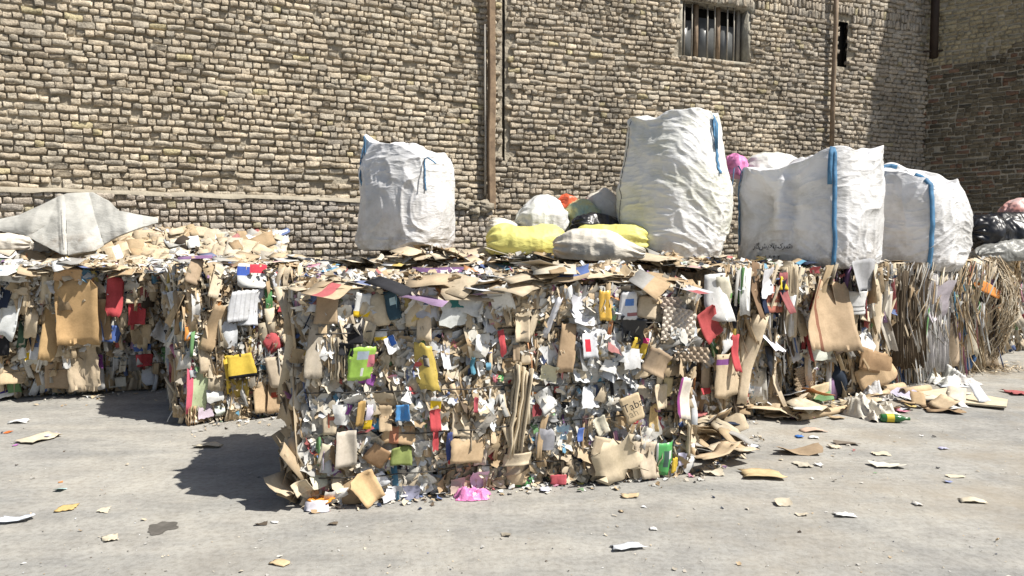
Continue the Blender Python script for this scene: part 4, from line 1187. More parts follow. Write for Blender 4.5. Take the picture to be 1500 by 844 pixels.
heroes(B, [
 ('card', 1035, 435, 34, 68, W_, 3, (), dict(off=0.07)), ('card', 1046, 436, 26, 64, (.52, .47, .35), -6, ((.5, .8, .5, .65, (.15, .35, .1)), (.2, .4, .2, .3, (.15, .35, .1))), dict(off=0.1)), ('card', 1014, 472, 26, 46, (.42, .03, .04), -30), ('sheet', 1053, 492, 15, 84, W_, 10, (), dict(off=0.1)), ('sheet', 1056, 515, 12, 52, RD, 14, (), dict(off=0.11)),
 ('card', 1050, 545, 44, 64, (.48, .37, .24), 0, ((0, .45, .7, .84, (.22, .08, .26)),), dict(off=0.07)), ('sheet', 1025, 571, 13, 9, RD), ('card', 1082, 523, 24, 130, K_, 3, (), dict(curl=0.7, off=0.08)), ('card', 1069, 520, 11, 130, T_, 0), ('card', 1082, 425, 15, 84, (.20, .13, .08), 0), ('crump', 1099, 412, 26, 44, (.66, .66, .70)), ('sheet', 1093, 442, 13, 32, (.02, .03, .07)),
 ('card', 1113, 437, 24, 38, (.42, .12, .08), 3, ((0, 1, .2, .4, T_), (0, 1, .7, .8, T_))), ('sheet', 1123, 413, 14, 19, (.80, .60, .02), 0, (), dict(off=0.12)), ('card', 1124, 430, 13, 60, (.26, .05, .06), 0), ('crump', 1108, 490, 22, 48, (.68, .68, .76)), ('sheet', 1108, 526, 20, 44, BK, 6, (), dict(mat=M_PLASTIC)), ('sheet', 1112, 570, 24, 44, (.55, .56, .60), 25, ((.3, .4, 0, 1, (.2, .2, .22)),)),
 ('card', 1170, 462, 58, 100, (.39, .28, .17), 2, ((.35, .41, 0, 1, (.24, .11, .07)),), dict(nx=18, off=0.08)), ('card', 1142, 500, 11, 54, (.46, .45, .46)), ('crump', 1175, 517, 44, 22, (.64, .68, .62)), ('egg', 1158, 556, 40, 44, (.28, .21, .14), 0), ('card', 1178, 578, 42, 28, (.52, .40, .25), -4, (), dict(off=0.14)),
 ('card', 1221, 404, 48, 48, (.34, .33, .32), -4, (), dict(off=0.16, folds=0, curl=0.05, name='grey_board')), ('card', 1225, 441, 38, 34, (.56, .54, .50), 0, ((.1, .9, .3, .36, (.2, .2, .2)), (.2, .8, .15, .2, (.2, .2, .2))), dict(nz=17, off=0.1)), ('card', 1217, 553, 30, 54, (.02, .03, .05), 4, (), dict(off=0.14)), ('card', 1257, 556, 36, 40, (.46, .32, .18), -25, (), dict(off=0.22)), ('card', 1250, 525, 44, 30, (.30, .19, .10), 15, (), dict(off=0.2)),
 ('crump', 1247, 498, 24, 44, (.68, .68, .68)), ('card', 1245, 463, 22, 16, T_, 20, (), dict(off=0.12)), ('card', 1268, 474, 20, 140, K_, 2, (), dict(off=0.08, curl=0.6)), ('card', 1200, 470, 16, 90, (.16, .12, .09)), ('stack', 1137, 440, 14, 110, T_), ('crump', 1215, 480, 20, 30, (.05, .06, .1)), ('crump', 1168, 395, 16, 10, (.6, .1, .12)),
])
heroes(B2, [
 ('stack', 1316, 462, 40, 150, (.10, .075, .05)), ('stack', 1356, 468, 30, 150, (.50, .48, .48)), ('card', 1406, 474, 20, 96, (.44, .38, .28), 2, (), dict(off=0.1, jag=0.12)), ('card', 1436, 490, 26, 90, (.36, .28, .19), 4, (), dict(off=0.05)), ('card', 1420, 420, 26, 16, (.78, .27, .03), 32, (), dict(off=0.22)), ('sheet', 1404, 528, 9, 26, (.04, .15, .38)), ('crump', 1352, 440, 24, 60, (.55, .5, .55)), ('card', 1320, 424, 16, 18, K_, 20), ('card', 1380, 500, 18, 70, (.4, .3, .2)), ('crump', 1432, 478, 10, 14, W_),
])
for b_ in (A, C, D, Hh, Gb, B, B2, E): b_.done()

# ------------------------------------------------------------------ bulk bags and sacks
def surf_normals(P, wrap=True):
    """P (rows, cols, 3), columns wrap"""
    if wrap: gx = np.roll(P, -1, 1) - np.roll(P, 1, 1)
    else: gx = np.gradient(P, axis=1)
    gz = np.gradient(P, axis=0)
    n = np.cross(gx, gz)
    return n / (np.linalg.norm(n, axis=2)[..., None] + 1e-9)

class BulkBag:
    def __init__(s, label, loc, rz, w, d, h, seed, mat, taper=0.92, power=3.4, bulge=0.06, dip=0.06, rim=0.05, slump=(0.0, 0.0), lobes=(), wr=1.0, lift=0.08, foot=0.88, group='bulk bags on the bales'):
        s.root = empty('bulk_bag', loc, rz)
        tag(s.root, label, 'bulk bag', group)
        nph, nt, nc = 300, 170, 36
        ph = np.linspace(0, 2 * math.pi, nph, endpoint=False)
        T = np.linspace(0, 1, nt)
        PH, TT = np.meshgrid(ph, T)
        c, sn = np.cos(PH), np.sin(PH)
        r = 1.0 / (np.abs(c) ** power + np.abs(sn) ** power) ** (1 / power)
        prof = foot + (1 - foot) * np.clip(TT / 0.10, 0, 1) ** 0.5 + bulge * np.sin(np.pi * TT) + (taper - 1) * np.clip((TT - 0.45) / 0.55, 0, 1) ** 1.6
        X = w / 2 * r * c * prof; Y = d / 2 * r * sn * prof
        cornr = np.clip(np.cos(4 * PH - math.pi), 0, 1) ** 2
        Z = h * TT + TT ** 5 * (lift * cornr + rim * noise(PH * 2.2 / 1.0, 0 * PH, 1, seed) + slump[0] * c + slump[1] * sn)
        for (pc, tc, ps, ts, amp) in lobes:
            dp = (PH - pc + math.pi) % (2 * math.pi) - math.pi
            g = amp * np.exp(-(dp / ps) ** 2 - ((TT - tc) / ts) ** 2)
            X += g * c; Y += g * sn
        P = np.stack([X, Y, Z], -1)
        n = surf_normals(P)
        # arc coordinate: use position so it wraps without a seam
        ax, ay, az = P[..., 0], P[..., 1], P[..., 2]
        warp = 0.12 * noise(ax * 2.5, ay * 2.5, az * 2.5, seed + 5)
        e = np.clip(np.minimum(TT / 0.06, 1), 0, 1)
        diag = az + 0.55 * noise(ax * 1.3, ay * 1.3, az * 1.1, seed + 8)
        cr = lambda k, u, v, w_, sd2, pw: (1 - np.abs(noise(ax * k * u + warp * 4, ay * k * u - warp * 3, diag * k * v + warp * w_, sd2))) ** pw
        dsp = 0.05 * noise(ax * 1.9, ay * 1.9, az * 1.9, seed + 1) \
            + wr * 0.022 * (cr(2.0, 1.0, 1.1, 2, seed + 2, 5) - 0.25) + wr * 0.015 * (cr(4.2, 1.0, 1.0, 3, seed + 3, 4) - 0.25) \
            + wr * 0.010 * (cr(8.5, 0.8, 1.6, 4, seed + 4, 3) - 0.3) + wr * 0.005 * (cr(17, 0.7, 1.6, 4, seed + 6, 3) - 0.3)
        P = P + n * (dsp * (0.35 + 0.65 * e))[..., None]
        P[..., 2] = np.maximum(P[..., 2], 0.0)
        s.P = P; s.nph, s.nt = nph, nt
        s.n = surf_normals(P)
        # top: the rim folds inwards over the fill
        rim0 = P[-1]
        cen = rim0.mean(0)
        rows = [P.reshape(-1, 3)]
        for k in range(1, nc + 1):
            q = 1 - k / nc
            L = cen + (rim0 - cen) * q
            a = 0.055 * fbm(L[:, 0] * 4.5, L[:, 1] * 4.5, 0, seed + 11) * math.sin(math.pi * min(1, (1 - q) * 3) / 2)
            lip = -dip * min(1.0, (1 - q) / 0.18) + dip * 1.5 * max(0, (1 - q) - 0.25)
            L = L.copy(); L[:, 2] = cen[2] * (1 - q ** 0.7) + rim0[:, 2] * q ** 0.7 + lip + a
            rows.append(L)
        V = np.vstack(rows)
        F = grid_faces(nph, nt + nc, wrap=True)
        s.body = mesh_obj('bag_body', V, F, mat, s.root, None, True)
        s.loc = np.array(loc)
        s.rz = rz
    def at(s, ph, t, off=0.0):
        i = int(round((ph % (2 * math.pi)) / (2 * math.pi) * s.nph)) % s.nph
        j = min(max(int(round(t * (s.nt - 1))), 0), s.nt - 1)
        return s.P[j, i] + s.n[j, i] * off
    def strap(s, ph0, t0, ph1, t1, width, loop=None, name='strap', mat=None, nseg=24, off=0.012):
        """webbing sewn down the bag from (ph1,t1) up to (ph0,t0), then a lifting loop given as local offsets"""
        C = [s.at(ph1 + (ph0 - ph1) * k / nseg, t1 + (t0 - t1) * k / nseg, off) for k in range(nseg + 1)]
        C = [0.25 * C[max(0, k - 1)] + 0.5 * C[k] + 0.25 * C[min(nseg, k + 1)] for k in range(nseg + 1)]
        if loop:
            e = C[-1]
            for q in loop: C.append(e + np.array(q))
        C = np.array(C)
        Tn = np.gradient(C, axis=0); Tn /= np.linalg.norm(Tn, axis=1)[:, None] + 1e-9
        V = []
        for k in range(len(C)):
            rad = C[k] * np.array([1, 1, 0]); rad /= np.linalg.norm(rad) + 1e-9
            sd_ = np.cross(Tn[k], rad); sd_ /= np.linalg.norm(sd_) + 1e-9
            nn = np.cross(sd_, Tn[k])
            wob = 0.004 * math.sin(k * 1.7)
            for (a_, b_) in ((-.5, -.003), (.5, -.003), (.5, .003), (-.5, .003)):
                V.append(C[k] + sd_ * a_ * width + nn * (b_ + wob))
        n = len(C)
        F = np.vstack([grid_faces(4, n, wrap=True), [(3, 2, 1, 0)], [tuple((n - 1) * 4 + q for q in range(4))]])
        return mesh_obj(name, np.array(V), F, mat or M_STRAP, s.root)
    def seam(s, ph, t0, t1, r=0.004):
        P = [s.at(ph + 0.01 * math.sin(k), t0 + (t1 - t0) * k / 40, 0.002) for k in range(41)]
        V, F = tube_vf(P, r, 5)
        mesh_obj('seam', V, F, M_SEAM, s.root)

def seat(px, py, Y): return at_depth(px, py, Y)
def bag_at(px0, px1, pyb, pyt, Y):
    """centre, apparent width and height in metres"""
    c = at_depth(0.5 * (px0 + px1), pyb, Y)
    return c, (px1 - px0) / FPX * Y, (pyb - pyt) / FPX * Y

PI = math.pi
c, w, h = bag_at(521, 673, 368, 214, 7.0)
b1 = BulkBag('single white bulk bag standing alone left of the wooden post', c, -0.45, w * 0.84, w * 0.76, h * 0.98, 21, M_BAG, taper=0.86, power=2.7, bulge=0.10, dip=0.03, rim=0.04, slump=(-0.10, 0.0), lift=0.02)
b1.strap(-2.35, 0.97, -2.35, 0.80, 0.045, [(0.0, -0.02, 0.03), (0.03, -0.04, 0.035), (0.045, -0.05, 0.0), (0.04, -0.05, -0.2), (0.03, -0.05, -0.36), (0.0, -0.05, -0.40), (-0.02, -0.05, -0.34), (-0.015, -0.045, -0.15)])
b1.strap(-0.65, 0.86, -0.65, 0.55, 0.012, [(0.05, -0.03, 0.01), (0.12, -0.05, -0.03), (0.16, -0.06, -0.06)])
c, w, h = bag_at(904, 1068, 384, 180, 7.25)
b2 = BulkBag('tallest white bulk bag, behind the white sack', c, -0.62, w * 0.86, w * 0.80, h, 33, M_BAG2, taper=0.86, power=2.8, bulge=0.05, dip=0.0, rim=0.04, slump=(0.04, 0.0), lift=0.03)
b2.seam(-2.25, 0.2, 0.97)
b2.strap(-0.10, 0.97, -0.14, 0.6, 0.045, [(0.02, -0.03, 0.02), (0.05, -0.05, -0.06), (0.05, -0.05, -0.3)])
b2.strap(-2.9, 0.96, -2.95, 0.80, 0.045, [(-0.02, -0.02, 0.03), (-0.05, -0.02, -0.05), (-0.05, -0.02, -0.2)])
c, w, h = bag_at(1074, 1288, 392, 238, 7.55)
b3 = BulkBag('broad white bulk bag with printed black script and a blue strap down its front', c, -0.88, w * 0.80, w * 0.70, h, 47, M_BAG, taper=0.97, power=4.2, bulge=0.03, dip=0.03, rim=0.05, slump=(0.04, 0.09), lift=0.05, foot=0.93, lobes=((-1.95, 0.55, 0.20, 0.17, -0.20), (-1.55, 0.62, 0.09, 0.3, 0.06), (-1.35, 0.5, 0.12, 0.3, -0.08)))
b3.strap(-0.82, 0.96, -0.80, 0.03, 0.042, [(0, -0.03, 0.04), (0.0, -0.05, 0.05), (-0.01, -0.06, -0.02), (-0.012, -0.062, -0.16), (-0.01, -0.06, -0.3)])
b3.strap(-2.36, 0.95, -2.36, 0.2, 0.05, [(-0.02, -0.03, 0.06), (-0.06, -0.05, 0.04), (-0.07, -0.06, -0.16), (-0.07, -0.06, -0.42)])
c, w, h = bag_at(1246, 1410, 397, 258, 8.5)
b4 = BulkBag('rightmost white bulk bag with slumped top and two blue straps', c, -0.94, w * 0.80, w * 0.76, h, 59, M_BAG, taper=0.86, power=3.4, bulge=0.06, dip=0.05, rim=0.07, slump=(-0.12, 0.03), lift=0.07)
b4.strap(-0.80, 0.90, -0.80, 0.0, 0.05, [(-0.05, -0.02, 0.06), (-0.12, 0.02, 0.10), (-0.2, 0.06, 0.13)])
b4.strap(-1.75, 1.0, -1.72, 0.83, 0.05, [(0.0, 0.05, 0.05), (0.06, 0.1, 0.05), (0.12, 0.12, 0.03)])

# printed script on the broad bag (letters joined by hand as presentation forms, right to left)
def script_on(bag, body, ph, t, size, dx=0.0, mat=M_INK):
    me = text_mesh(body, size)
    if len(me.vertices) == 0: return
    me.materials.append(mat)
    co = np.zeros(len(me.vertices) * 3); me.vertices.foreach_get('co', co); co = co.reshape(-1, 3)
    c0 = bag.at(ph, t); c1 = bag.at(ph + 0.25, t); c2 = bag.at(ph - 0.25, t)
    ex = (c1 - c2) * np.array([1, 1, 0]); ex /= np.linalg.norm(ex)
    ez = np.array([0, 0, 1.0]); ny = np.cross(ex, ez)
    Q = bag.P.reshape(-1, 3)
    W = []
    for x, y, _ in co:
        p = c0 + ex * (x + dx) + ez * y
        d = Q - p; lat = d - np.outer(d @ ny, ny)
        k = np.argsort((lat ** 2).sum(1) + 5.0 * np.clip(-(d @ ny) - 0.15, 0, 1))[:6]
        W.append(p + ny * ((d[k] @ ny).max() + 0.004))
    W = np.array(W)
    me.vertices.foreach_set('co', W.astype(np.float32).ravel()); me.update()
    o = bpy.data.objects.new('lettering', me); COL.objects.link(o); o.parent = bag.root
sh_ini, reh_fin, kaf_ini, teh_fin = '\uFEB7', '\uFEAE', '\uFEDB', '\uFE96'
peh_ini, alef_fin, lam_ini, alef_iso, yeh_ini, shin_fin = '\uFB58', '\uFE8E', '\uFEDF', '\uFE8D', '\uFEF3', '\uFEB6'
sherkat = sh_ini + reh_fin + kaf_ini + teh_fin
palayesh = peh_ini + alef_fin + '\uFEFB' + yeh_ini + shin_fin
line1 = (sherkat + ' ' + palayesh + ' ' + '\uFB94\uFE8E\uFEAF')[::-1]
for w_, x_ in ((sherkat, 0.135), (palayesh, -0.02), ('\uFB94\uFE8E\uFEAF', -0.16)): script_on(b3, w_[::-1], -1.72, 0.20, 0.075, x_)
for k_, dg_ in enumerate('\u06F2\u06F0\u06F5\u06F4\u06F4\u06F4'): script_on(b3, dg_, -1.74, 0.10, 0.06, (k_ - 2.5) * 0.05)

def sack(name, label, cat, loc, rz, L, R, seed, mat, flat=0.8, p=3.0, tilt=0.0, wr=1.0, neck=None, group=None, ridges=10, Rz=None):
    """a stuffed sack lying on its side; neck=+1/-1 gathers that end to a tied tip"""
    nx, nph = 90, 110
    S = np.linspace(-1, 1, nx)
    prof = np.clip(1 - np.abs(S) ** p, 0, 1) ** (1 / 2.0)
    if neck:
        q = np.clip((S * neck - 0.35) / 0.65, 0, 1)
        prof = prof * (1 - 0.72 * q) + 0.10 * q
        if neck > 0: prof[-1] = 0.02
        else: prof[0] = 0.02
    ph = np.linspace(0, 2 * PI, nph, endpoint=False)
    PH, SS = np.meshgrid(ph, S)
    rr = prof[:, None] * R * (1 + 0.12 * noise(SS * 1.5, np.cos(PH) * 1.2, np.sin(PH) * 1.2, seed))
    X = SS * L / 2 * np.ones_like(PH); Y = rr * np.cos(PH); Z = rr * np.sin(PH) * (Rz or flat)
    P = np.stack([X, Y, Z], -1)
    n = -surf_normals(P)
    if np.mean(n[..., 2] * Z) < 0: n = -n
    endw = np.clip((np.abs(SS) - 0.45) / 0.5, 0, 1)
    dsp = wr * (0.014 * ridged(X * 3.5, Y * 5, Z * 5, seed + 2, 2) + 0.008 * ridged(X * 11, Y * 8, Z * 8, seed + 3, 2) + 0.02 * noise(X * 4, Y * 4, Z * 4, seed + 4)) + endw * 0.012 * np.cos(ridges * PH + 3 * noise(SS * 3, 0 * PH, 0, seed))
    P = P + n * dsp[..., None]
    P[..., 2] = np.maximum(P[..., 2], -0.55 * R * flat)
    P[..., 2] -= P[..., 2].min()
    P = P.reshape(-1, 3) @ rot_m(0, tilt, 0).T
    P[:, 2] -= P[:, 2].min()
    F = grid_faces(nph, nx, wrap=True)
    F = np.vstack([F])
    o = mesh_obj(name, P, F, mat, None, None, True, loc)
    o.rotation_euler = (0, 0, rz)
    return tag(o, label, cat, group)

M_YSEAM = M_SEAM
s1 = sack('sack', 'full yellow sack lying left of the smaller white sack', 'sack', seat(771, 373, 6.75), 0.05, 0.74, 0.215, 61, M_YELLOW, 0.85, 6, group='stuffed sacks on the scrap')
s2 = sack('sack', 'half hidden yellow sack pressed against the tallest bulk bag', 'sack', seat(893, 366, 6.95), -0.12, 0.72, 0.18, 62, M_YELLOW, 0.85, 5, group='stuffed sacks on the scrap')
s3 = sack('sack', 'dirty white sack with a gathered end in front of the yellow sacks', 'sack', seat(876, 385, 6.35), -0.16, 0.80, 0.205, 63, M_CREAM, 0.85, 3.0, 0.06, 1.2, 1, 'stuffed sacks on the scrap')
s4 = sack('sack', 'round white sack standing behind the left yellow sack', 'sack', seat(795, 352, 7.4), 0.2, 0.50, 0.27, 64, M_BAG2, 1.05, 2.6, 0.0, 1.3, group='stuffed sacks on the scrap', Rz=1.1)
sack('sack', 'flattened pale sack tucked behind the left end of the yellow sack', 'sack', seat(735, 356, 7.3), 0.1, 0.36, 0.16, 65, M_CREAM, 0.8, 2.5, 0.3, 1.2, group='stuffed sacks on the scrap')
sack('sack', 'beige sack leaning against the left side of the tallest bulk bag', 'sack', seat(893, 350, 7.75), 0.2, 0.42, 0.27, 66, M_CREAM, 1.1, 2.4, -0.35, 1.3, group='stuffed sacks on the scrap', Rz=1.2)
sack('plastic_bag', 'bright orange plastic bag above the round white sack', 'plastic bag', seat(830, 312, 7.6), 0.3, 0.26, 0.12, 67, M_ORANGE, 0.9, 2.2, 0.3, 1.6)
sack('plastic_bag', 'clear yellowish bag of plastic bottles beside the orange bag', 'plastic bag', seat(850, 345, 7.55), 0.1, 0.42, 0.21, 68, simple_mat('bottle_bag', (0.55, 0.50, 0.20), 0.3, 0.5, 0.5, 10, ((18, 0.8, 0.03),), col2=(0.30, 0.42, 0.34), coord='obj'), 1.0, 2.3, 0.1, 1.8)
sack('plastic_bag', 'small black bag wedged between the bottles and the tallest bulk bag', 'plastic bag', seat(872, 352, 7.2), 0.4, 0.5, 0.15, 69, M_BLACK, 0.9, 2.2, 0.15, 1.8)
sack('plastic_bag', 'pale bag of rubbish showing above the broad bulk bag on its left half', 'plastic bag', seat(1130, 300, 8.25), 0.3, 0.8, 0.34, 72, M_BAG2, 1.0, 2.6, 0.05, 2.0)
sack('plastic_bag', 'pink plastic bag showing between the tallest and the broad bulk bag', 'plastic bag', seat(1074, 262, 8.0), 0.2, 0.22, 0.16, 70, M_PINK, 1.1, 2.4, 0.2, 1.6)

# collapsed dusty bulk bag draped over the heap at the left
ox = np.array([-45, -20, 0, 30, 60, 88, 100, 138, 160, 175, 200, 232.0])
oy0 = np.array([338, 330, 324, 318, 304, 290, 286, 284, 297, 311, 317, 322.0])
oy1 = np.array([346, 340, 339, 342, 358, 372, 376, 368, 355, 347, 337, 327.0])
nu, nv = 150, 60
U, Vv = np.meshgrid(np.linspace(-45, 232, nu), np.linspace(0, 1, nv))
top_ = np.interp(U, ox, oy0); bot_ = np.interp(U, ox, oy1)
PY = bot_ + (top_ - bot_) * Vv
DEP = 7.95 + (376 - PY) / 92.0 * 0.62
DEP = DEP - 0.10 * np.sin(np.pi * np.clip(Vv, 0, 1)) * np.clip((bot_ - top_) / 80, 0, 1) + 0.025 * noise(U * 0.03, PY * 0.03, 0, 5) \
    - 0.03 * np.exp(-((U - 90 - 0.06 * (PY - 290)) / 3.0) ** 2) + 0.006 * noise(U * 0.11, PY * 0.14, 0, 9)
_r = np.random.default_rng(12)
for _k in range(12):
    _a = _r.uniform(0, PI); _c = _r.uniform(0, 200) * math.cos(_a) + _r.uniform(290, 370) * math.sin(_a)
    DEP = DEP + np.clip(np.abs(U * math.cos(_a) + PY * math.sin(_a) - _c), 0, 22) * _r.normal(0, 0.0016)
TP = np.zeros((nv, nu, 3))
for jv in range(nv):
    for iu in range(nu):
        TP[jv, iu] = at_depth(U[jv, iu], PY[jv, iu], DEP[jv, iu])
base = TP[0, :, :].mean(0)
Vt, Ft, Ct = solid((TP - base).reshape(-1, 3), nu, nv, -0.03, np.ones(((nu - 1) * (nv - 1), 3)))
tarp = mesh_obj('empty_bulk_bag', Vt, Ft, M_TARP, None, None, True, base)
tag(tarp, 'collapsed dusty white bulk bag draped over the cardboard heap at the left', 'bulk bag')
seam_p = [at_depth(90 + 0.06 * (y - 290), y, 7.95 + (376 - y) / 92.0 * 0.62 - 0.115 * math.sin(math.pi * (376 - y) / 86)) - base for y in np.linspace(374, 291, 24)]
Vs, Fs = tube_vf(np.array(seam_p) + np.array([0, -0.012, 0]), 0.009, 6)
mesh_obj('seam', Vs, Fs, simple_mat('grey_seam', (0.42, 0.41, 0.38), 0.9, 0.1, 0.4, 30, None), tarp)
sack('plastic_sack', 'grubby pale sack tail spilling at the left edge beside the draped white bag', 'sack', seat(4, 366, 7.85), 0.15, 0.55, 0.13, 71, M_CREAM, 0.8, 2.6, 0.0, 1.6)

# bags on the shaded bale at the right edge
sack('rubbish_bag', 'shiny black rubbish bag beside the rightmost bulk bag', 'rubbish bag', seat(1438, 364, 9.5), 0.5, 0.60, 0.30, 81, M_BLACK, 0.95, 2.4, 0.1, 2.2)
sack('rubbish_bag', 'larger black rubbish bag at the right edge of the picture', 'rubbish bag', seat(1488, 366, 9.7), 0.25, 0.95, 0.30, 82, M_BLACK, 0.95, 2.6, -0.1, 2.2)
sack('tarpaulin', 'crumpled grey tarpaulin below the black rubbish bags', 'tarpaulin', seat(1480, 384, 9.3), 0.35, 1.15, 0.20, 83, M_GREYTARP, 0.75, 2.6, -0.05, 2.2)
sack('plastic_bag', 'pale pinkish bag behind the black bags at the right edge', 'plastic bag', seat(1494, 330, 10.1), 0.1, 0.5, 0.24, 84, simple_mat('pinkish_film', (0.66, 0.50, 0.48), 0.5, 0.3, 0.3, 6, ((14, 0.5, 0.02),), col2=(0.6, 0.25, 0.2), coord='obj'), 0.9, 2.6, 0.0, 1.6)

# shredded strips falling over the right end of the last bale
rng = np.random.default_rng(909)
sa = Acc()
for k in range(720):
    z0 = 1.44 * rng.random() ** 0.75
    az0 = rng.normal(-1.0, 0.65)
    ln = rng.uniform(0.12, 0.5); phi = rng.normal(0, 0.55)
    n = 6
    tt = np.linspace(0, 1, n)
    zz = np.maximum(z0 - ln * math.cos(phi) * tt, 0.01)
    az = az0 + ln * math.sin(phi) * tt / 0.3
    q = np.clip(zz / 1.44, 0, 1)
    rad = (0.10 + 0.24 * np.sin(PI * np.clip(q, 0.02, 1) ** 1.3) ** 0.7) * (1 - 0.5 * q ** 6) + rng.uniform(-0.08, 0.05) + rng.normal(0, 0.008, n)
    Pm = np.stack([B2.L - 0.16 + np.cos(az) * rad, 0.02 + np.sin(az) * rad - 0.10 * q, zz], 1)
    wdt = rng.uniform(0.006, 0.016)
    sdv = np.array([-math.sin(az0), math.cos(az0), 0.5 * rng.normal()]); sdv /= np.linalg.norm(sdv)
    V = np.concatenate([Pm - sdv * wdt / 2, Pm + sdv * wdt / 2])
    F = np.array([(i, i + 1, n + i + 1, n + i) for i in range(n - 1)])
    c_ = np.array([(0.56, 0.47, 0.34), (0.50, 0.40, 0.28), (0.44, 0.34, 0.22), (0.60, 0.54, 0.44)][rng.integers(4)]) * rng.uniform(0.8, 1.1)
    sa.add(V, F, np.tile(c_, (n - 1, 1)))
for k in range(160):   # strips fallen on the ground
    x0 = B2.L + rng.normal(-0.05, 0.3); y0 = -abs(rng.normal(0.05, 0.22)); a_ = rng.uniform(0, PI); l_ = rng.uniform(0.06, 0.2)
    d_ = np.array([math.cos(a_), math.sin(a_), 0]) * l_; q_ = np.array([-math.sin(a_), math.cos(a_), 0]) * 0.006
    p_ = np.array([x0, y0, 0.008 + rng.uniform(0, 0.03)])
    sa.add(np.array([p_ - q_, p_ + d_ - q_, p_ + d_ + q_ + [0, 0, 0.01], p_ + q_]), np.array([[0, 1, 2, 3]]), np.array([[0.52, 0.43, 0.31]]))
tag(sa.build('shredded_strips', M_SCRAP, B2.root), kind='stuff')

# ------------------------------------------------------------------ loose litter on the ground
rng = np.random.default_rng(77)
M_STAIN = simple_mat('oil_stain', (0.14, 0.13, 0.115), 0.8, 0.2, 0.4, 12, None)
def litter(name, label, cat, px, py, wp, hp, col, kind='card', rot=0, z=0.0, lift=0.045, mat=None, ops=(), group=None, n=7, curl=0.08, real=None):
    p = at_z(px, py, z)
    Y = p[1]
    w = wp / FPX * Y
    h = 0.72 * hp * Y * Y / (FPX * 1.5)
    if real: h = real
    h = min(max(h, w * 0.25), w * 1.6)
    if kind == 'card': g = folded(w, h, rng, n, n, curl, 1, 0.35, 0.004, 0.06, col, ops, crease=lift)
    elif kind == 'sheet': g = folded(w, h, rng, n, n, curl, 1, 0.5, 0.0015, 0.08, col, ops, crease=lift * 1.6, warp=0.03)
    else: g = crumple(w, h, rng, n, 0.25, col, ops, relief=lift * 3)
    V, F, C = g
    V = V @ (rot_m(0, 0, math.radians(rot)) @ rot_m(-PI / 2, 0, 0)).T
    V[:, 2] -= V[:, 2].min() - 0.003
    o = mesh_obj(name, V, F, mat or M_SCRAP, None, C, kind == 'film', (p[0], p[1], z))
    return tag(o, label, cat, group)
CRM, TAN = (0.60, 0.54, 0.42), (0.52, 0.40, 0.25)
